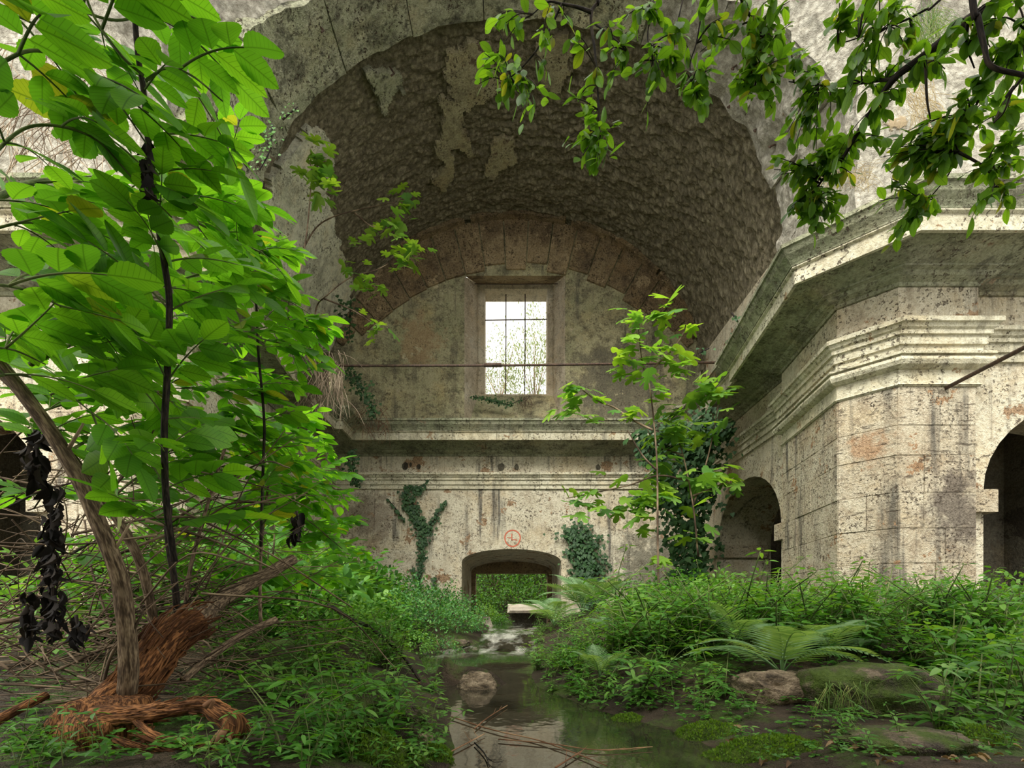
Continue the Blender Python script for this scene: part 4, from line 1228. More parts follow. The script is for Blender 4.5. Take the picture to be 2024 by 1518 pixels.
HFAR = [herb_far(i, (M_HERB, M_HERB2, M_HERB)[i % 3], SMALL if i % 2 else LANCE) for i in range(9)]
rh = np.random.RandomState(77)
def herb_near(loc, h, i, label, group, me, spec=None):
    o = thing('herb', label, 'plant', loc, group)
    o.rotation_euler = (rh.normal(0, .12), rh.normal(0, .12), rh.uniform(0, 6.28)); o.scale = (h * rh.uniform(.9, 1.3), h * rh.uniform(.9, 1.3), h)
    st, lv = (spec or HERBS)[i]
    a = bpy.data.objects.new('stem', st); col.objects.link(a); a.parent = o
    for m in lv:
        a = bpy.data.objects.new('leaf', me); col.objects.link(a); a.parent = o; a.matrix_basis = m
def herb_small(loc, h, i, label, group):
    o = thing('weed', label, 'plant', loc, group)
    o.rotation_euler = (rh.normal(0, .14), rh.normal(0, .14), rh.uniform(0, 6.28)); o.scale = (h * 1.25, h * 1.25, h)
    st, lv = HFAR[i]
    for nm, me in (('stem', st), ('foliage', lv)):
        a = bpy.data.objects.new(nm, me); col.objects.link(a); a.parent = o


def in_view(x, y, z=0.3, m=60):
    px = CX + x / y * F_PX; py = HY - (z - ZC) / y * F_PX
    return -m < px < 2024 + m and py < 1518 + 120


def free(x, y, r=.0):
    l, rr_ = np.interp(y, CH_Y, CH_L), np.interp(y, CH_Y, CH_R)
    return x < l - r or x > rr_ + r


def pxg(x, y):
    z = gz(x, y); return CX + x / y * F_PX, HY + (ZC - z) / y * F_PX
LM = [(400, 1430, 'beside the looped root'), (520, 1370, 'right of the looped root'), (620, 1450, 'between the looped root and the moss bank'), (640, 1340, 'behind the mossy round stone'), (715, 1430, 'around the mossy round stone'), (760, 1490, 'on the moss bank left of the pool'), (870, 1420, 'on the left shore of the pool'), (760, 1340, 'left of the stone block in the stream'), (520, 1280, 'under the leaning pole on the left bank'), (230, 1480, 'in front of the stump'),
      (650, 1270, 'under the crooked dark stem'), (820, 1290, 'at the left edge of the upper pool'), (60, 1480, 'in the bottom left corner'),
      (1080, 1290, 'at the stream edge right of the rapids'), (1090, 1370, 'right of the stone block in the stream'), (1200, 1330, 'on the slope above the pool'), (1280, 1400, 'behind the bright moss cushion'), (1350, 1300, 'left of the ferns on the right bank'), (1420, 1380, 'below the left fern, above the moss'), (1500, 1270, 'behind the largest fern'), (1555, 1400, 'by the brown layered rock'), (1660, 1260, 'below the left face of the corner pier'), (1745, 1330, 'behind the mossy boulder'), (1780, 1250, 'below the chamfer of the corner pier'),
      (1900, 1420, 'right of the mossy boulder'), (1880, 1240, 'below the front of the corner pier'), (1990, 1330, 'at the right edge of the view'), (1990, 1240, 'before the dark opening at far right'), (1960, 1490, 'in the bottom right corner'), (1450, 1235, 'before the arched recess on the right'), (1330, 1240, 'before the ivy-covered wall corner'), (1180, 1240, 'before the thick ivy column'), (1650, 1490, 'on the moss in front of the boulder')]
def where(px, py):
    return min(LM, key=lambda l: (l[0] - px) ** 2 + 2.2 * (l[1] - py) ** 2)[2]


def scatter(boxp, n, h, near, kind_pale=.3, avoid=None):
    k = tries = 0
    while k < n and tries < n * 40:
        tries += 1
        px, py = rh.uniform(boxp[0], boxp[2]), rh.uniform(boxp[1], boxp[3])
        q = gpt(px, py)
        if q[1] > 12.6 or not free(q[0], q[1], .02): continue
        if q[1] > 6.0 and abs(q[0]) > 4.4: continue
        if avoid and any(a_[0] < px < a_[2] and a_[1] < py < a_[3] for a_ in avoid): continue
        hh = rh.uniform(*h); pale = rh.rand() < kind_pale; i = rh.randint(9)
        tall = 'tall' if hh > (h[0] + h[1]) / 2 else 'short'
        lab = '%s %s green %s herb %s' % (tall, 'pale' if pale else 'deep', ('single-stemmed', 'twin-stemmed', 'three-stemmed')[i % 3], where(px, py))
        loc = (q[0], q[1], gz(q[0], q[1]) - .01)
        if near: herb_near(loc, hh, i, lab, 'herbs ' + where(px, py), ME_LANCE2 if pale else ME_LANCE)
        else:
            lab = '%s %s %s-leaved weed %s' % (tall, 'twin-stemmed' if i % 2 == 0 else 'bushy', 'pale' if i % 3 == 1 else 'dark', where(px, py)); herb_small(loc, hh, i, lab, 'weeds ' + where(px, py))
        k += 1
AV = [(1490, 1325, 1900, 1425), (180, 1380, 490, 1500)]
scatter((470, 1330, 780, 1500), 52, (.20, .36), True, .2, AV)
scatter((370, 1480, 700, 1530), 14, (.13, .22), True, .2)
scatter((0, 1450, 220, 1530), 14, (.12, .22), True, .1)
scatter((640, 1470, 860, 1530), 16, (.09, .15), True, .4)
scatter((800, 1360, 890, 1480), 12, (.12, .26), True, .4)
scatter((360, 1380, 480, 1420), 5, (.16, .24), True, .2)
scatter((1060, 1270, 1500, 1390), 50, (.20, .36), True, .5, AV)
scatter((1130, 1385, 1490, 1430), 14, (.12, .20), True, .4)
scatter((1850, 1270, 2040, 1450), 34, (.30, .52), True, .35)
scatter((1560, 1270, 1860, 1330), 20, (.24, .42), True, .4)
scatter((1420, 1430, 1700, 1500), 12, (.09, .17), True, .3)
scatter((1660, 1420, 2020, 1500), 12, (.10, .18), True, .3)
scatter((420, 1235, 850, 1340), 70, (.25, .50), False)
scatter((1210, 1222, 2040, 1300), 160, (.36, .72), False)
scatter((1050, 1228, 1230, 1330), 46, (.20, .40), False)
scatter((1040, 1290, 1180, 1400), 26, (.12, .24), True, .5)

# low ground cover on both banks, too many leaves to count
gc = []
def cover(boxp, n, size):
    for k in range(n):
        px, py = rh.uniform(boxp[0], boxp[2]), rh.uniform(boxp[1], boxp[3]); q = gpt(px, py)
        if not free(q[0], q[1], .03) or q[1] > 12.5: continue
        if fbm(np.array([[q[0] * 2.3, q[1] * 2.3, .5]]), 3, 77)[0] < .40: continue
        m = rh.randint(3, 6); hh = rh.uniform(.01, .07)
        for j in range(m):
            a_ = rh.uniform(0, 6.28); d = unit([math.cos(a_), math.sin(a_), rh.uniform(-.1, .4)])
            gc.append((SMALL, place(q + np.array([0, 0, hh]), d, unit([rh.normal(0, .25), rh.normal(0, .25) - .1, 1]), size * rh.uniform(.6, 1.2))))
cover((0, 1330, 880, 1518), 900, .034)
cover((1050, 1230, 2024, 1440), 1300, .038)
cover((1350, 1430, 2024, 1518), 260, .024)
o = link('ground_cover', joined('ground_cover', gc, M_HERB)); tag(o, 'low carpet of small green leaves over both banks', 'ground cover', kind='stuff')

# bushes filling the banks
def put_bush(tp, label, px, py, Y, s_, group, sq=(1, 1, 1), cat='bush'):
    c = P(px, py, Y); c[0] = max(c[0], -4.6 + s_ * 1.05) if c[0] < 0 else min(c[0], 6.5); c[2] = gz(c[0], Y) - .03
    gp = pxg(c[0], Y); label = ('large ' if s_ > .75 else 'mid-sized ' if s_ > .45 else 'little ') + label + ' ' + where(gp[0], gp[1])
    return bush(tp, label, c, s_, cat, group, 'bush', sq)
for k, (px, Y, s_) in enumerate([(925, 9.0, .42), (870, 7.3, .42), (900, 8.3, .5), (840, 7.9, .55), (785, 7.6, .6), (905, 9.6, .62), (850, 10.4, .85), (790, 10.8, .95), (735, 11.4, 1.05), (880, 11.6, .75), (820, 8.6, .62), (760, 12.2, 1.2)]):
    put_bush(B_BLUE[k % 3], 'blue-green small-leaved bush left of the doorway,', px, 1250, Y, s_, 'bushes left of the doorway')
for k, (px, Y, s_) in enumerate([(640, 6.4, .85), (700, 7.2, .8), (575, 6.0, .9), (760, 7.0, .55), (650, 8.6, 1.15), (540, 7.4, 1.2), (700, 9.6, 1.2), (610, 5.0, .6), (480, 6.6, 1.2), (520, 5.0, .8), (810, 6.8, .4), (600, 9.8, 1.3), (500, 9.0, 1.3), (690, 5.4, .5), (120, 4.6, 1.1), (260, 4.8, 1.2), (380, 5.2, 1.2), (40, 4.2, 1.0), (180, 5.6, 1.5), (420, 6.2, 1.5)]):
    put_bush(B_PALE[k % 3] if k % 3 else B_DARK[k % 3], ('light' if k % 3 else 'dark') + ' green shrub in the left mass,', px, 1250, Y, s_, 'shrubs left of the stream', (1, 1, 1.05))
for k, (px, Y, s_) in enumerate([(1230, 6.2, .36), (1290, 7.6, .6), (1360, 6.0, .5), (1430, 7.2, .68), (1500, 5.4, .48), (1560, 6.0, .62), (1640, 5.5, .55), (1720, 5.7, .58), (1800, 5.0, .5), (1870, 5.3, .6), (1950, 4.6, .55), (2010, 4.9, .6), (1270, 10.2, .7), (1340, 9.4, .8), (1420, 9.2, .8), (1110, 5.0, .2), (1160, 4.6, .25), (1250, 4.6, .3), (1350, 4.4, .32), (1920, 3.6, .38), (2010, 3.4, .42), (1690, 4.4, .32), (1320, 5.2, .4)]):
    put_bush((B_DARK if k % 3 == 1 else B_PALE)[k % 3], ('dark' if k % 3 == 1 else 'pale') + ' leafy bush', px, 1250, Y, s_, 'bushes on the right bank')

# taller flowering weeds in front of the right recess
for k, (px, py, Y, h) in enumerate([(1490, 1215, 6.6, 1.05), (1450, 1215, 6.9, .9), (1530, 1215, 6.2, .8), (1390, 1215, 7.4, .9), (1215, 1215, 9.2, 1.15), (1700, 1215, 5.9, .72), (1620, 1215, 5.8, .7), (1885, 1215, 5.6, .6)]):
    c = P(px, py, Y); c[2] = gz(c[0], Y)
    lab = ['tall weed with pale seed heads before the right-hand recess', 'weed with orange-brown seed heads left of the recess opening', 'slender weed standing against the edge of the corner pier', 'leafy weed by the ivy at the wall corner', 'yellow-green sapling in front of the end wall, right of the ivy column', 'dark-leaved bramble shoot against the chamfer of the pier', 'bramble shoot at the foot of the pier, left side', 'slim shoot with few leaves before the right face of the pier'][k]
    herb_near(tuple(c), h, k, lab, 'tall weeds and shoots', ME_LANCE2 if k in (0, 1, 4) else ME_LANCE, WEEDS)

# ------------------------------------------------------------------ ivy on the walls
ri = np.random.RandomState(3)
def ivy(label, stems, dens, Y0, size, normal=(0, -1, 0), thick=.10, wpx=8, proj=None, mat=None):
    """stems: list of pixel polylines (px,py,width px); leaves cling to the wall plane"""
    pr = proj or (lambda px, py: P(px, py, Y0))
    t = thing('ivy', label, 'ivy', pr(stems[0][0][0], stems[0][0][1]), 'ivy growing on the walls')
    mb = MB(); it = []; nn = np.array(normal, float)
    for st in stems:
        pts = np.array([pr(a[0], a[1]) for a in st]) + nn * .03
        path = smooth_path(pts, 5); mb.add(*tube(path, [.018, .008], 5))
        ws = np.array([a[2] for a in st], float); pxs = np.array([(a[0], a[1]) for a in st], float)
        seg = np.linalg.norm(np.diff(pxs, axis=0), axis=1)
        for k in range(int(sum(seg * (ws[:-1] + ws[1:]) / 2) * dens)):
            j = ri.choice(len(seg), p=seg * (ws[:-1] + ws[1:]) / sum(seg * (ws[:-1] + ws[1:]))); u = ri.rand()
            w = ws[j] * (1 - u) + ws[j + 1] * u; c = pxs[j] * (1 - u) + pxs[j + 1] * u
            o_ = ri.normal(0, .42, 2) * w
            q = pr(c[0] + o_[0], c[1] + o_[1] * .6) + nn * ri.uniform(.02, thick)
            d = unit([ri.normal(0, .5), 0, -1]) + nn * .25; it.append((IVYL, place(q, unit(d), unit(nn + np.array([ri.normal(0, .3), 0, .5])), size * ri.uniform(.7, 1.25))))
    link('stem', mb.me('stem', M_TWIG, True), t)
    f = link('foliage', joined('foliage', it, mat or M_IVY), t)
ivy('dark forked ivy climbing the end wall left of the doorway', [[(828, 1165, 6), (832, 1120, 7), (835, 1080, 12), (838, 1050, 22), (815, 1020, 13), (800, 980, 12), (805, 965, 14), (835, 965, 8)], [(838, 1055, 10), (855, 1035, 12), (868, 1010, 8), (882, 990, 4)], [(838, 1050, 10), (826, 1015, 14), (815, 985, 12), (838, 960, 6), (850, 945, 3)], [(830, 1160, 4), (818, 1130, 8), (815, 1118, 4)], [(858, 1165, 4), (858, 1140, 7)], [(800, 1030, 4), (778, 1000, 3), (765, 985, 2)]], .15, YB - .02, .085)
ivy('thick dark ivy column on the end wall right of the doorway', [[(1168, 1195, 22), (1165, 1150, 42), (1158, 1100, 48), (1145, 1060, 44), (1135, 1045, 34)], [(1140, 1060, 12), (1118, 1062, 4)]], .16, YB - .02, .10, thick=.25)
def corner(px, py): return P(px, py, 11.6 if px > 1350 else 12.6)
ivy('dense ivy and creeper smothering the right-hand wall corner under the cornice', [[(1390, 1190, 34), (1380, 1100, 48), (1375, 1020, 60), (1385, 940, 64), (1400, 880, 60), (1420, 830, 40)], [(1385, 900, 30), (1350, 850, 40), (1320, 900, 30)], [(1410, 880, 34), (1450, 850, 24)], [(1370, 1000, 30), (1320, 980, 30), (1280, 1000, 12)], [(1340, 960, 20), (1300, 900, 30), (1290, 860, 20)]], .085, 11.5, .12, thick=.8, normal=(-.7, -.7, 0), proj=lambda a, b: P(a, b, 10.9))
ivy('small ivy patch in the left wall corner beside the frieze', [[(705, 960, 12), (698, 920, 16), (700, 890, 12)]], .10, 12.6, .09, thick=.2)
ivy('creeper hanging from the left cornice end near the rod', [[(700, 740, 20), (715, 770, 24), (735, 800, 16), (745, 830, 8)]], .09, 12.0, .08, thick=.3)
ivy('trailing plants along the window sill', [[(935, 785, 8), (970, 792, 14), (1005, 800, 12), (1030, 790, 6)]], .10, 13.9, .07, thick=.12)
ivy('small plants hanging from the left rim of the broken arch', [[(540, 250, 20), (535, 300, 26), (515, 340, 16)], [(560, 240, 14), (590, 215, 10)]], .03, 7.2, .045, thick=.15, mat=M_HERB)
ivy('dark leafy growth in the shadowed left corner below the vault', [[(690, 640, 26), (695, 600, 22), (690, 680, 24)]], .02, 12.3, .10, thick=.4)
ivy('red and green plants on the vault foot above the right cornice', [[(1445, 620, 14), (1460, 650, 10), (1430, 690, 12)], [(1400, 690, 16), (1380, 700, 12)]], .02, 9.9, .08, thick=.15)

# hanging roots and dry grass over the left cornice, tufts on the right
def strands(name, label, cat, box_px, Y, n, ln, mat, droop=1.0, r=.004, seed=0, up=False, fan=.5):
    r_ = np.random.RandomState(seed); mb = MB()
    c = P((box_px[0] + box_px[2]) / 2, box_px[3] if up else box_px[1], Y)
    for k in range(n):
        a = P(r_.uniform(box_px[0], box_px[2]), r_.uniform(box_px[1], box_px[3]), Y + r_.uniform(-.25, .25))
        L = ln * r_.uniform(.5, 1.2)
        d = unit([r_.normal(0, fan), r_.normal(0, fan * .5) - .15, 1.0 if up else -1.0]); p1 = a + d * L * .5; p2 = p1 + unit(d + np.array([r_.normal(0, .5), 0, -droop])) * L * .5
        mb.add(*tube(smooth_path([a, p1, p2], 4), [r, r * .4], 4))
    o = link(name, mb.me(name, mat, True)); tag(o, label, cat, kind='stuff')
strands('hanging_roots', 'pale dry roots hanging over the left cornice end', 'roots', (600, 690, 680, 790), 10.2, 150, .75, M_ROOT, .6, .008, 1)
strands('dry_creeper', 'reddish dry creeper dangling over the back cornice at left', 'creeper', (700, 800, 770, 850), 12.4, 70, .5, M_RSTEM, .5, .006, 2, fan=.9)
strands('dry_grass', 'dry straw grass on the right cornice ledge under the branches', 'grass', (1600, 350, 1720, 380), 6.3, 110, .32, M_STRAW, 1.1, .003, 3, True, .8)
strands('grass_tuft', 'green grass tuft on the rubble at top right behind the branches', 'grass', (1800, 40, 1860, 110), 5.9, 160, .42, M_GRASS, 1.6, .003, 4, True, .8)
strands('dry_grass', 'dry grasses hanging on the rubble below the top right limb', 'grass', (1790, 150, 1850, 240), 6.0, 120, .4, M_STRAW, 1.2, .003, 5, False, .9)
strands('dry_vines', 'dead vines hanging on the left pendentive behind the leaves', 'vine', (0, 80, 220, 320), 5.8, 160, .8, M_ROOT, .3, .006, 6, False, .8)
strands('sill_roots', 'dry roots trailing down from the window sill', 'roots', (1020, 782, 1050, 790), 14.0, 40, .45, M_VINE, .6, .006, 7, False, .4)
strands('grass_tuft', 'thin grass tuft hanging beside the mossy boulder', 'grass', (1630, 1345, 1720, 1365), 2.75, 90, .2, M_GRASS, 1.5, .002, 8, False, .6)

# ------------------------------------------------------------------ fig saplings
ME_FIG = to_me('fig_leaf', FIG, M_FIG)
rg = np.random.RandomState(21)
def fig(label, Y, stems, leaves, size, rstem=.02):
    b = P(stems[0][0][0], stems[0][0][1], Y)
    o = thing('fig_sapling', label, 'fig tree', b, 'fig saplings rooted in the masonry')
    for st in stems:
        pts = [P(px, py, Y + (0.0 if k == 0 else rg.normal(0, .12))) for k, (px, py) in enumerate(st)]
        link('stem', mesh('stem', *tube(smooth_path(pts, 5), [rstem, rstem * .45], 6), M_VINE, True), o)
    for (px, py, spr, n) in leaves:
        c = P(px, py, Y)
        for k in range(int(n * 1.3 + .5)):
            q = c + np.array([rg.normal(0, spr), rg.normal(0, spr), rg.normal(0, spr * .8)]) * Y / F_PX
            a = rg.uniform(0, 6.28); d = unit([math.cos(a), math.sin(a) * .8 - .2, -.35 + rg.normal(0, .2)])
            link('leaf', ME_FIG, o, place(q, d, unit([rg.normal(0, .35), -.35 + rg.normal(0, .3), 1]), size * rg.uniform(.75, 1.25)))
fig('tall fig sapling rising in front of the lunette at right', 8.6,
    [[(1302, 1200), (1300, 1060), (1299, 930), (1293, 840), (1283, 760), (1270, 720), (1262, 650)], [(1278, 742), (1300, 720), (1320, 700), (1330, 690)], [(1330, 690), (1350, 660), (1356, 640)], [(1290, 850), (1250, 830), (1215, 806), (1180, 792), (1150, 770)], [(1299, 930), (1270, 900), (1240, 850)]],
    [(1255, 640, 16, 7), (1245, 685, 20, 9), (1290, 690, 14, 5), (1235, 715, 14, 6), (1315, 615, 14, 7), (1285, 630, 12, 4), (1365, 640, 12, 4), (1330, 705, 16, 8), (1345, 722, 10, 3), (1140, 760, 12, 7), (1128, 795, 14, 7), (1165, 785, 10, 4), (1180, 820, 14, 4), (1245, 815, 14, 5), (1300, 770, 12, 5), (1275, 740, 10, 3)], .31)
fig('broad fig bush spilling over the right wall corner', 9.4,
    [[(1380, 1100), (1370, 1000), (1350, 900), (1330, 840)], [(1370, 1000), (1400, 900), (1420, 800)], [(1360, 950), (1300, 940), (1240, 960), (1120, 985)], [(1350, 900), (1300, 880), (1280, 850)], [(1370, 980), (1420, 960), (1450, 945)]],
    [(1390, 765, 18, 7), (1420, 755, 22, 8), (1440, 790, 16, 5), (1330, 820, 18, 8), (1310, 845, 20, 9), (1290, 870, 16, 6), (1350, 860, 20, 8), (1380, 840, 16, 6), (1420, 840, 14, 4), (1320, 905, 16, 6), (1300, 960, 24, 9), (1340, 970, 24, 9), (1250, 960, 22, 6), (1380, 945, 20, 8), (1440, 950, 18, 8), (1425, 930, 14, 4), (1120, 985, 16, 4), (1150, 1000, 16, 4), (1170, 970, 12, 3), (1220, 1005, 16, 5), (1260, 1030, 20, 5), (1360, 1050, 18, 5), (1300, 1105, 10, 3), (1270, 985, 16, 5)], .33)
fig('slender fig sapling before the white plaster at left, leaves at its tip', 9.2,
    [[(576, 678), (590, 555), (605, 470), (612, 400), (616, 340), (612, 320)], [(616, 345), (630, 325), (645, 318)]],
    [(625, 312, 14, 6), (645, 325, 12, 5), (620, 350, 14, 6), (650, 365, 12, 5), (595, 345, 8, 3), (640, 385, 8, 3)], .26, .018)
fig('fig branches reaching out of the left vault foot', 10.4,
    [[(640, 742), (622, 680), (625, 610), (645, 585), (690, 550), (740, 535), (770, 520)], [(600, 490), (625, 450), (660, 428), (720, 412), (780, 400)], [(640, 590), (700, 615), (745, 645)], [(700, 420), (730, 445), (750, 450)]],
    [(800, 385, 10, 4), (785, 395, 10, 4), (815, 410, 8, 3), (760, 442, 12, 5), (790, 438, 10, 4), (735, 460, 8, 3), (795, 480, 16, 8), (820, 500, 12, 6), (790, 525, 12, 6), (695, 490, 10, 4), (705, 535, 12, 6), (725, 560, 14, 7), (740, 575, 8, 3), (735, 640, 14, 6), (755, 650, 8, 3)], .27, .018)

# ------------------------------------------------------------------ branches overhanging at top right
ME_PL = [to_me('plum_leaf', OVAL, M_PLUM), to_me('plum_leaf', OVAL2, M_PLUM)]
rp = np.random.RandomState(9)
def overhang(label, limbs, sprays, size=.058, dens=1.0):
    """limbs: (pixel path, Y0, Y1, r0, r1); sprays: (px, py, Y, nleaves, spread px)"""
    b = P(limbs[0][0][0][0], limbs[0][0][0][1], limbs[0][1])
    o = thing('overhanging_branch', label, 'branch', b, 'branches hanging in at the top')
    nodes = []; cnt = 0; extra = []
    for path, Y0, Y1, r0, r1 in limbs:
        k = len(path); pts = [P(a[0], a[1], Y0 + (Y1 - Y0) * i / max(1, k - 1)) for i, a in enumerate(path)]
        if path[0][1] < 0 or path[0][0] > 2024:          # the limb runs on out of view to its tree
            e_ = unit(pts[0] - pts[1]); pts = [pts[0] + e_ * 1.6 + np.array([.35, 0, .75]), pts[0] + e_ * .7 + np.array([.08, 0, .2])] + pts
        sp = smooth_path(pts, 6); nodes += list(sp)
        link('limb', mesh('limb', *tube(sp, [r0, r1], 7, .12), M_TWIG, True, tube_uv(sp, [r0, r1], 7)), o)
    nodes = np.array(nodes); tw = MB()
    for px, py, Y, n, spr in sprays:
        n = int(n * dens); spr = spr * 1.15
        c = P(px, py, Y); j = np.argmin(np.linalg.norm(nodes - c, axis=1)); a = nodes[j]
        nt = max(2, n // 6)
        for q in range(nt):
            e = c + np.array([rp.normal(0, spr), rp.normal(0, spr), rp.normal(0, spr)]) * Y / F_PX
            mid = (a + e) / 2 + [0, 0, .02]
            tp = smooth_path([a, mid, e], 5); tw.add(*tube(tp, [.0028, .0012], 4))
            d0 = unit(tp[-1] - tp[-4]); m = n // nt
            for k in range(m):
                f = 1 - .75 * k / m; qd_ = tp[int(f * (len(tp) - 1))] + rp.normal(0, .006, 3)
                d = unit(d0 * .6 + rp.normal(0, .62, 3) + [0, 0, -.45])
                M = place(qd_, d, unit([rp.normal(0, .5), rp.normal(0, .5) - .35, 1]), size * rp.uniform(.7, 1.25)); cnt += 1
                if cnt <= 300: link('leaf', ME_PL[cnt % 2], o, M)
                else: extra.append((OVAL, M))
    f = link('twigs', tw.me('twigs', M_TWIG, True), o); f['kind'] = 'stuff'
    if extra:
        f = link('leaves', joined('leaves', extra, M_PLUM), o); f['kind'] = 'stuff'
overhang('leafy branch hanging in at top centre before the vault', [
    ([(1190, -40), (1183, 0), (1169, 24), (1170, 60), (1176, 104), (1180, 160), (1183, 207), (1186, 275)], 2.0, 2.05, .009, .003),
    ([(1169, 24), (1140, 14), (1110, 8), (1082, 4), (1053, 28)], 2.0, 2.0, .007, .002), ([(1110, 8), (1085, 60), (1060, 100), (1030, 135), (1000, 160)], 2.0, 2.1, .005, .002), ([(1172, 45), (1205, 68), (1238, 100)], 2.0, 1.95, .004, .002)],
    [(985, 30, 2.05, 10, 10), (1000, 60, 2.05, 16, 16), (985, 80, 2.1, 12, 12), (960, 120, 2.1, 10, 14), (1000, 120, 2.05, 22, 18), (1030, 150, 2.05, 26, 22), (960, 165, 2.1, 10, 14), (1000, 185, 2.1, 12, 14), (1050, 180, 2.0, 20, 20), (1060, 210, 2.0, 14, 14), (1035, 230, 2.0, 6, 8), (1070, 70, 2.0, 12, 16), (1105, 20, 2.0, 14, 16), (1080, 120, 2.0, 18, 20),
     (1135, 120, 2.0, 14, 14), (1155, 150, 2.05, 16, 14), (1140, 180, 2.05, 10, 12), (1150, 220, 2.05, 18, 16), (1170, 255, 2.0, 18, 16), (1150, 290, 2.05, 18, 14), (1185, 300, 2.0, 22, 14), (1170, 330, 2.0, 16, 12), (1195, 250, 2.0, 14, 12), (1120, 265, 2.05, 5, 6), (1215, 100, 1.95, 18, 16), (1240, 100, 1.95, 12, 10), (1215, 140, 1.95, 10, 10), (1200, 70, 1.95, 8, 10)], dens=.85)
overhang('drooping leafy branch hanging right of the top centre', [
    ([(1500, -60), (1466, 0), (1490, 40), (1504, 69), (1500, 130), (1490, 180)], 1.9, 1.95, .008, .003), ([(1400, -30), (1388, 21), (1376, 86), (1364, 128), (1370, 180)], 1.9, 1.95, .005, .002), ([(1300, -30), (1290, 20), (1280, 70), (1290, 120)], 1.95, 1.95, .005, .002), ([(1352, -10), (1340, 50), (1328, 110)], 1.95, 1.95, .004, .002)],
    [(1245, 15, 1.95, 14, 14), (1290, 40, 1.95, 20, 18), (1300, 90, 1.95, 22, 18), (1290, 130, 1.95, 16, 14), (1310, 150, 1.95, 10, 10), (1335, 60, 1.95, 14, 14), (1330, 120, 1.95, 14, 12), (1375, 140, 1.9, 22, 14), (1385, 180, 1.9, 22, 14), (1375, 215, 1.9, 14, 12), (1400, 30, 1.9, 22, 20), (1440, 20, 1.9, 28, 22), (1470, 50, 1.9, 30, 24), (1430, 80, 1.9, 18, 18), (1500, 60, 1.9, 30, 22), (1490, 110, 1.9, 26, 20), (1520, 100, 1.9, 24, 20), (1480, 150, 1.9, 22, 18), (1510, 170, 1.9, 24, 18), (1540, 30, 1.9, 26, 22), (1540, 140, 1.9, 16, 14), (1530, 190, 1.9, 10, 10)], dens=1.15)
overhang('main dark limb crossing the top right with leaf sprays beneath', [
    ([(2060, -70), (1981, 0), (1912, 41), (1826, 111), (1767, 156), (1722, 221), (1691, 270), (1660, 320), (1625, 356), (1600, 400)], 1.55, 2.1, .022, .003), ([(1767, 156), (1730, 160), (1687, 166), (1618, 169), (1559, 161)], 1.8, 2.0, .006, .002), ([(1829, 112), (1832, 194), (1839, 235)], 1.7, 1.75, .005, .002), ([(1900, -40), (1826, 21), (1740, 60), (1656, 88)], 1.7, 1.85, .006, .002)],
    [(1575, 130, 1.95, 12, 14), (1590, 150, 1.95, 12, 12), (1600, 190, 1.95, 20, 18), (1620, 215, 1.95, 14, 14), (1590, 250, 2.0, 20, 16), (1580, 270, 2.0, 14, 14), (1550, 300, 2.0, 12, 12), (1535, 330, 2.0, 8, 8), (1620, 280, 2.0, 18, 16), (1650, 300, 2.0, 22, 18), (1690, 290, 1.95, 24, 18), (1600, 330, 2.0, 22, 18), (1640, 350, 2.0, 26, 20), (1590, 380, 2.05, 26, 18), (1620, 400, 2.05, 30, 20), (1580, 420, 2.05, 18, 14), (1640, 430, 2.05, 18, 14), (1700, 180, 1.9, 24, 18), (1740, 220, 1.85, 26, 20), (1760, 170, 1.85, 22, 18), (1720, 90, 1.8, 20, 20), (1700, 30, 1.8, 24, 22), (1670, 20, 1.8, 20, 18), (1770, 70, 1.75, 22, 20), (1750, 30, 1.75, 24, 20), (1800, 60, 1.75, 14, 14), (1840, 120, 1.7, 16, 16), (1870, 100, 1.7, 16, 16)], dens=1.45)
overhang('dense leafy branch at the right edge dipping over the cornice', [
    ([(2060, 20), (2019, 69), (1975, 120), (1943, 180), (1915, 240), (1895, 294), (1874, 346), (1826, 405)], 1.5, 2.0, .008, .002), ([(1920, -30), (1933, 35), (1945, 90), (1960, 131), (2024, 149)], 1.5, 1.5, .010, .006), ([(1912, 45), (1909, 86), (1926, 135)], 1.6, 1.65, .005, .002), ([(1895, 301), (1930, 320), (1964, 342), (1966, 370)], 1.8, 1.8, .005, .002), ([(2040, 130), (2005, 170), (1985, 220), (1965, 242)], 1.5, 1.6, .006, .002)],
    [(1960, 20, 1.55, 24, 24), (2000, 40, 1.55, 28, 24), (2015, 90, 1.55, 24, 22), (1985, 90, 1.6, 22, 22), (1940, 70, 1.6, 18, 18), (1990, 150, 1.6, 20, 20), (1925, 160, 1.7, 18, 18), (1905, 200, 1.75, 24, 20), (1870, 230, 1.8, 28, 22), (1850, 250, 1.8, 26, 20), (1830, 280, 1.85, 30, 22), (1790, 280, 1.9, 26, 20), (1800, 310, 1.9, 28, 20), (1860, 310, 1.85, 28, 20), (1840, 330, 1.85, 20, 16), (1760, 300, 1.9, 22, 18), (1745, 340, 1.95, 12, 12), (1765, 375, 1.95, 10, 12), (1795, 430, 2.0, 16, 14), (1820, 420, 1.95, 18, 16), (1760, 470, 2.0, 12, 14), (1780, 475, 2.0, 10, 12), (1845, 400, 1.95, 12, 12), (1955, 350, 1.8, 18, 16), (1985, 330, 1.8, 18, 16), (1990, 380, 1.8, 16, 14), (1950, 420, 1.8, 18, 14), (2000, 290, 1.7, 20, 16), (2015, 200, 1.6, 20, 18), (1940, 270, 1.8, 16, 16)], dens=1.3)

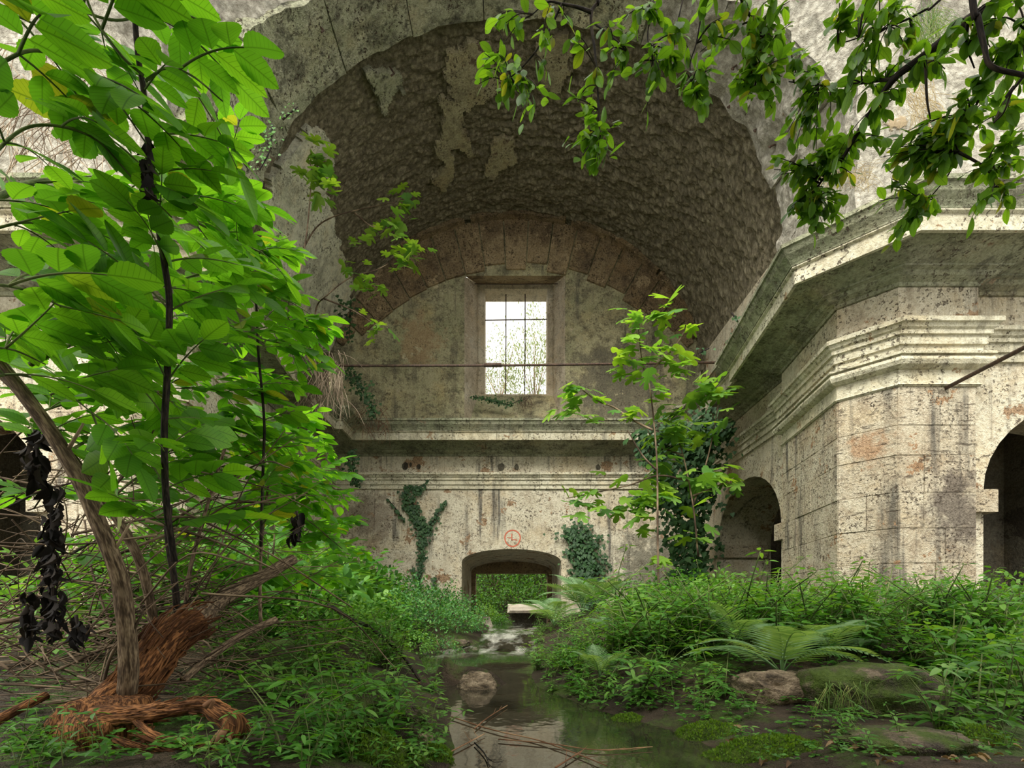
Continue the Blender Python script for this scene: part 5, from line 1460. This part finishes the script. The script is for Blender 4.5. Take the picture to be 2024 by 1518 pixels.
# ------------------------------------------------------------------ elder thicket at left
def rachis_template(seed):
    r = np.random.RandomState(seed); bend = r.uniform(.08, .28); lat = r.normal(0, .06)
    t = np.linspace(0, 1, 12); path = np.stack([lat * t * t, t * .80, .06 * t - bend * t * t], 1)
    me = mesh('compound_leaf', *tube(path, [.012, .006], 5), M_GSTEM, True)
    lv = []
    for k, tt in enumerate((.36, .62, .86)):
        q = path[int(tt * 11)]
        for sx in (-1, 1):
            d = unit([sx * 1.0, .62 + r.normal(0, .12), -.22 + r.normal(0, .12)])
            lv.append(place(q + d * .02, d, unit([sx * .12 + r.normal(0, .15), r.normal(0, .15), 1]), (.40, .46, .44)[k] * r.uniform(.9, 1.12)))
    d = unit(path[-1] - path[-3]); lv.append(place(path[-1], d, [r.normal(0, .2), 0, 1], .50))
    return me, lv
RACH = [rachis_template(200 + i) for i in range(6)]
ME_EL = [to_me('leaflet', ELD, M_ELDER), to_me('leaflet', ELD2, M_ELDER)]
re_ = np.random.RandomState(31)
NLEAF = 0
def compound(parent, q, d, nn, size):
    me, lv = RACH[re_.randint(6)]
    o = bpy.data.objects.new('compound_leaf', me); col.objects.link(o); o.parent = parent
    o.matrix_basis = Matrix.Translation(-Vector(org(parent))) @ place(q, d, nn, size)
    for k, m in enumerate(lv):
        a = bpy.data.objects.new('leaflet', ME_EL[k % 2]); col.objects.link(a); a.parent = o; a.matrix_basis = m


XMAX_Y = np.array([-50, 0, 60, 150, 250, 330, 420, 460, 560, 640, 700, 760, 850, 900, 1000, 1100, 1200])
XMAX_X = np.array([470, 480, 490, 480, 470, 500, 540, 570, 610, 650, 650, 590, 650, 690, 700, 720, 700])
def elder(label, branches, dens, size, mat=M_GSTEM, spread=1.0):
    b = P(*branches[0][0][0], branches[0][1])
    o = thing('elder', label, 'shrub', b, 'elder shrubs on the left')
    for path, Y0, Y1, r0, r1, bmat in branches:
        k = len(path); pts = [P(a[0], a[1], Y0 + (Y1 - Y0) * i / max(1, k - 1)) for i, a in enumerate(path)]
        sp = smooth_path(pts, 8); link('branch', mesh('branch', *tube(sp, [r0, r1], 7, .06), bmat, True, tube_uv(sp, [r0, r1], 7)), o)
        L = np.linalg.norm(np.diff(sp, axis=0), axis=1); cum = np.concatenate([[0], np.cumsum(L)])
        u = .10
        while u < cum[-1]:
            i = min(np.searchsorted(cum, u), len(sp) - 1); T = unit(sp[i] - sp[max(0, i - 1)])
            side = unit(np.cross(T, [0, 0, 1.0])) if abs(T[2]) < .9 else unit([re_.normal(), re_.normal(), 0])
            for sx in (-1, 1):
                d = unit(side * sx * 1.0 + T * .55 * spread + np.array([.35, 0, .12]) + re_.normal(0, .3, 3))
                s_ = size * re_.uniform(.75, 1.2)
                q = sp[i]; tip = q + d * s_ * .9
                if tip[1] < .75: continue
                tx = CX + tip[0] / tip[1] * F_PX; ty = HY - (tip[2] - ZC) / tip[1] * F_PX
                if tx > np.interp(ty, XMAX_Y, XMAX_X) + 12: continue
                compound(o, q, d, unit([re_.normal(0, .22) + .1, re_.normal(0, .22) - .12, 1]), s_)
            u += dens * re_.uniform(.75, 1.25)
G, T_ = M_GSTEM, M_TWIG
elder('near elder stem with a dark upright stalk and the largest leaves at top left', [
    ([(345, 1110), (330, 1000), (325, 860), (331, 740), (335, 600), (325, 520), (312, 440), (300, 360), (293, 280), (284, 180), (272, 100), (262, -30)], 1.75, 1.35, .012, .007, T_),
    ([(284, 150), (240, 110), (190, 40), (165, -20)], 1.35, 1.25, .004, .003, G), ([(287, 160), (330, 135), (380, 150), (440, 200)], 1.36, 1.4, .004, .002, G)], .13, .27)
elder('elder branch sweeping across the upper left corner', [
    ([(-40, 150), (60, 100), (150, 130), (230, 200), (290, 285)], 1.15, 1.3, .004, .002, G), ([(-40, 330), (60, 250), (180, 270), (260, 350), (340, 430)], 1.2, 1.5, .004, .002, G), ([(60, -40), (140, 10), (230, 40), (330, 20), (420, 50)], 1.25, 1.4, .004, .002, G), ([(-60, 60), (20, 30), (90, 60)], 1.1, 1.15, .004, .002, G)], .17, .26)
elder('near elder branch with big dark leaves at the left edge below the arching rod', [
    ([(-60, 560), (40, 570), (130, 610), (220, 660)], 1.15, 1.5, .004, .002, G), ([(-60, 760), (30, 740), (120, 770), (200, 830)], 1.25, 1.6, .004, .002, G), ([(-60, 690), (20, 690), (90, 720)], 1.3, 1.5, .004, .002, G)], .12, .26)
elder('arching elder branch with a pale green rod in the left middle', [
    ([(-60, 410), (0, 388), (60, 362), (130, 355), (200, 362), (280, 390), (360, 425), (450, 470), (520, 500)], 1.35, 2.3, .010, .004, G), ([(100, 500), (180, 520), (270, 560), (350, 610)], 1.6, 2.1, .004, .002, G), ([(-40, 460), (60, 440), (160, 470)], 1.4, 1.6, .004, .002, G), ([(300, 400), (380, 380), (450, 400), (500, 430)], 1.8, 2.4, .004, .002, G)], .13, .26)
elder('leafy elder bough across the centre of the thicket', [
    ([(60, 720), (160, 670), (240, 640), (320, 632), (400, 645), (480, 660), (560, 680), (620, 690)], 1.8, 3.1, .009, .003, G), ([(-40, 610), (60, 640), (160, 690), (260, 750), (330, 800)], 1.4, 2.2, .005, .002, G), ([(330, 560), (420, 540), (500, 560), (580, 600), (640, 640)], 2.2, 3.2, .005, .002, G), ([(340, 470), (420, 470), (500, 500), (570, 550)], 2.2, 3.0, .004, .002, G)], .13, .26)
elder('slender elder stem further back with a thin dark stalk', [
    ([(515, 1080), (520, 920), (522, 830), (510, 690), (505, 590), (485, 500), (470, 430), (420, 330)], 3.1, 2.5, .009, .005, T_), ([(508, 650), (560, 640), (620, 650)], 2.8, 3.2, .004, .002, G), ([(515, 760), (570, 740), (620, 730)], 2.9, 3.3, .004, .002, G), ([(490, 520), (540, 480), (570, 470)], 2.6, 2.8, .004, .002, G), ([(430, 350), (460, 300), (470, 260)], 2.4, 2.4, .004, .002, G)], .15, .26)
elder('low elder boughs with leaves massed below the left cornice', [
    ([(120, 900), (220, 850), (340, 830), (460, 850), (560, 880)], 2.2, 3.4, .007, .003, G), ([(200, 1000), (300, 930), (420, 920), (540, 950), (640, 990)], 2.5, 3.9, .007, .003, G), ([(60, 820), (160, 790), (280, 770), (400, 770), (500, 790)], 2.0, 3.0, .005, .002, G), ([(300, 1080), (400, 1010), (520, 1010), (640, 1060)], 2.8, 4.2, .006, .003, G)    , ([(100, 780), (200, 740), (300, 720), (420, 730), (520, 740)], 2.1, 3.2, .005, .002, G), ([(380, 880), (460, 840), (560, 830)], 2.8, 3.6, .005, .002, G), ([(260, 960), (360, 880), (480, 880), (580, 920)], 2.6, 3.8, .005, .002, G)], .115, .25)
elder('yellow-green elder tips reaching towards the end wall', [
    ([(480, 900), (540, 870), (600, 870), (660, 890)], 3.6, 4.4, .006, .003, G), ([(500, 980), (580, 930), (660, 930)], 3.6, 4.6, .006, .003, G), ([(520, 830), (570, 830), (620, 850)], 3.4, 4.0, .005, .002, G), ([(560, 1080), (640, 1030), (700, 1040)], 4.0, 5.0, .006, .003, G)    , ([(560, 960), (620, 960), (680, 985)], 3.9, 4.8, .005, .002, G), ([(440, 1020), (520, 980), (610, 1000)], 3.4, 4.2, .005, .002, G), ([(600, 1120), (660, 1080), (730, 1090)], 4.4, 5.4, .006, .003, G)], .12, .24)
elder('shaded elder growth low behind the leaning trunks', [
    ([(20, 1000), (120, 960), (240, 980), (360, 1020)], 2.4, 3.2, .006, .003, T_), ([(100, 1120), (220, 1060), (340, 1080), (460, 1120), (560, 1150)], 2.7, 4.0, .006, .003, T_), ([(350, 1180), (450, 1120), (560, 1130), (660, 1140)], 3.0, 4.5, .006, .003, T_), ([(40, 900), (120, 850), (220, 880)], 2.0, 2.6, .005, .002, T_)], .15, .24)

# ------------------------------------------------------------------ trunks, log and roots
def trunk(name, label, cat, path, Y0, Y1, r, mat, sides=14, knob=.10, group=None, n=8, pname='trunk'):
    k = len(path); pts = [P(a[0], a[1], Y0 + (Y1 - Y0) * i / max(1, k - 1)) for i, a in enumerate(path)]
    o = thing(name, label, cat, pts[0], group); sp = smooth_path(pts, n)
    link(pname, mesh(pname, *tube(sp, r, sides, knob, 3), mat, True, tube_uv(sp, r, sides)), o)
    return o, sp
o, sp = trunk('elder_tree', 'thick leaning elder trunk rising from the fallen log', 'tree', [(248, 1395), (254, 1330), (250, 1240), (238, 1150), (212, 1075), (160, 955), (95, 845), (20, 745), (-60, 650)], 2.15, 1.75, [.040, .036, .033, .030, .027, .024, .022], M_BARK, 16, .07)
for i in (14, 30, 44): link('twig_stub', mesh('twig_stub', *tube([sp[i], sp[i] + [.04, -.01, .05], sp[i] + [.07, 0, .12]], [.008, .004], 6), M_BARK, True), o)
o, sp = trunk('elder_tree', 'thinner leaning trunk behind the thick one', 'tree', [(308, 1262), (295, 1180), (268, 1090), (205, 985), (140, 900), (60, 800), (-40, 700)], 2.6, 2.1, [.024, .022, .018, .016], M_BARK, 12, .06)
trunk('elder_tree', 'slim dark trunk growing up behind the log', 'tree', [(352, 1225), (345, 1150), (332, 1060), (335, 1000)], 2.6, 2.3, [.018, .013], M_TWIG, 10, .06)
trunk('elder_tree', 'slim slanting stem right of the dark trunk', 'tree', [(364, 1225), (375, 1130), (398, 1040), (425, 950), (446, 880)], 2.7, 2.6, [.012, .008], M_VINE, 8, .05)
trunk('elder_tree', 'thin upright stem in the shade of the thicket', 'tree', [(515, 1232), (514, 1160), (518, 1060), (530, 960)], 3.0, 3.2, [.012, .008], M_VINE, 8, .05)
trunk('elder_tree', 'crooked dark stem leaning over the left shrubs', 'tree', [(830, 1345), (790, 1290), (730, 1240), (690, 1222), (650, 1195)], 4.2, 4.8, [.012, .022], M_TWIG, 8, .08)
o, sp = trunk('fallen_log', 'fallen shaggy red-barked log lying up towards the thicket', 'log', [(175, 1440), (215, 1405), (262, 1355), (310, 1290), (355, 1243), (395, 1228)], 2.05, 2.45, [.095, .10, .088, .082, .074, .062], M_LOGB, 30, .16, n=10, pname='log_body')
rr2 = np.random.RandomState(6)
sh = MB()
for k in range(260):
    i = rr2.randint(2, len(sp) - 4); T = unit(sp[i + 1] - sp[i]); u = unit(np.cross(T, rr2.normal(0, 1, 3))); r = .078 + .012 * rr2.rand()
    a = sp[i] + u * r; L = rr2.uniform(.05, .14)
    sh.add(*tube([a, a + T * L * .5 + u * .012, a + T * L + u * rr2.uniform(-.01, .02)], [.006, .003], 4))
f = link('bark_shreds', sh.me('bark_shreds', M_LOGB), o); f['kind'] = 'stuff'
o2, sp2 = trunk('fallen_log', 'dark far end of the log running up into the thicket', 'log', [(390, 1232), (430, 1190), (500, 1150), (580, 1105)], 2.5, 3.3, [.05, .045, .035], M_VINE, 14, .1)
trunk('fallen_branch', 'thin mossy pole leaning beside the shaggy log', 'branch', [(362, 1345), (420, 1295), (480, 1255), (545, 1225)], 2.3, 2.9, [.018, .022], M_VINE, 10, .08)
trunk('fallen_branch', 'brown branch slanting in at the left edge', 'branch', [(-20, 1432), (40, 1400), (92, 1374)], 2.0, 2.2, [.022, .018], M_LOGB, 12, .08)
trunk('fallen_branch', 'broken pale stick stub at the left edge', 'branch', [(-20, 1232), (25, 1226), (58, 1219)], 2.3, 2.35, [.015, .013], M_VINE, 8, .06)
# root loop
o, sp = trunk('tree_root', 'looped root with red flaking bark at the foot of the trunk', 'root', [(190, 1418), (270, 1412), (340, 1402), (405, 1396), (436, 1412), (462, 1432), (452, 1462), (410, 1488), (350, 1496), (290, 1483), (226, 1460)], 1.98, 1.82, [.045, .038, .032, .030, .040, .046, .042, .036, .030, .018, .012], M_LOGB, 18, .26, n=8, pname='bark_root')
ip = smooth_path([P(262, 1418, 1.95), P(300, 1450, 1.9), P(345, 1468, 1.88), P(392, 1466, 1.88)], 7)
link('inner_root', mesh('inner_root', *tube(ip, [.012, .018, .022], 12, .2), M_LOGB, True, tube_uv(ip, [.012, .018, .022], 12)), o)
for pts, r in (([(440, 1445), (425, 1490), (412, 1530)], .016), ([(452, 1455), (470, 1490), (484, 1525)], .007), ([(430, 1450), (410, 1480), (385, 1520)], .007), ([(405, 1396), (420, 1385), (415, 1400)], .012)):
    link('rootlet', mesh('rootlet', *tube(smooth_path([P(a, b, 1.84) for a, b in pts], 6), [r, r * .6], 8), M_STICK, True), o)
sh = MB()
for k in range(240):
    i = rr2.randint(1, len(sp) - 3); T = unit(sp[i + 1] - sp[i]); u = unit(np.cross(T, rr2.normal(0, 1, 3))); r = .034
    a = sp[i] + u * r; L = rr2.uniform(.03, .09)
    sh.add(*tube([a, a + T * L * .5 + u * .006, a + T * L + u * rr2.uniform(-.006, .014)], [.004, .002], 4))
f = link('bark_shreds', sh.me('bark_shreds', M_LOGB), o); f['kind'] = 'stuff'
c = P(190, 1425, 2.02)
rock('tree_stump', 'dark shaggy stump at the base of the leaning trunk', 'stump', c - np.array([.0, -.05, .03]), (.34, .3, .24), M_LOGB, 14)

# tangle of dry vine stems, too many to count
rt = np.random.RandomState(17); mb = MB()
for k in range(480):
    Y = rt.uniform(2.3, 3.8); px, py = rt.uniform(-80, 430), rt.uniform(930, 1400)
    if rt.rand() < .35: py = rt.uniform(1180, 1400)
    a = P(px, py, Y); ang = rt.normal(.15, .45); L = rt.uniform(.3, 1.1)
    d = np.array([math.cos(ang), rt.normal(0, .3), math.sin(ang)]) * (1 if rt.rand() < .8 else -1)
    b_ = a + d * L * .5 + rt.normal(0, .05, 3) + [0, 0, .05 * L]; c_ = b_ + unit(d + rt.normal(0, .35, 3) + [0, 0, -.25]) * L * .5
    for q in (a, b_, c_): q[2] = max(q[2], gz(q[0], q[1]) + .01)
    r = rt.choice([.003, .004, .006, .009], p=[.4, .35, .18, .07])
    mb.add(*tube(smooth_path([a, b_, c_], 5), [r, r * .6], 4))
o = link('vine_tangle', mb.me('vine_tangle', M_VINE, True)); tag(o, 'tangle of thin brown dead vine stems in the lower left', 'vines', kind='stuff')

# withered leaf bundles hanging in the thicket
rd = np.random.RandomState(40)
def withered(label, px, y0, y1, Y, wpx, n, ln=.055):
    b = P(px, y0, Y); o = thing('withered_bundle', label, 'dead leaves', b, 'withered leaf bundles')
    path = [P(px, y0, Y), P(px + 4, (y0 + y1) / 2, Y), P(px + 2, y1, Y)]
    link('stem', mesh('stem', *tube(smooth_path(path, 5), [.008, .004], 5), M_TWIG, True), o)
    it = []
    for k in range(n):
        t = rd.rand(); q = P(px + rd.normal(0, wpx * .4), y0 + (y1 - y0) * t * .92, Y + rd.normal(0, .04))
        it.append((DRY, place(q, unit([rd.normal(0, .35), rd.normal(0, .35), -1]), rd.normal(0, 1, 3), ln * rd.uniform(.6, 1.3))))
    f = link('dead_leaves', joined('dead_leaves', it, M_DEAD), o); f['kind'] = 'stuff'
withered('long black bundle of withered leaves hanging at far left', 100, 960, 1275, 2.0, 22, 150)
withered('black withered leaves clumped above the leaning trunks', 70, 850, 960, 2.0, 22, 60)
withered('small dark withered clump left of the long bundle', 60, 1170, 1270, 2.1, 26, 36)
withered('dark withered knot on the upright elder stalk', 293, 275, 385, 1.37, 9, 46, .035)
withered('small black withered bundle among the low elder leaves', 586, 1010, 1070, 3.0, 9, 24, .07)
withered('dark curled leaves behind the leaning trunk base', 150, 1215, 1270, 2.3, 26, 26)
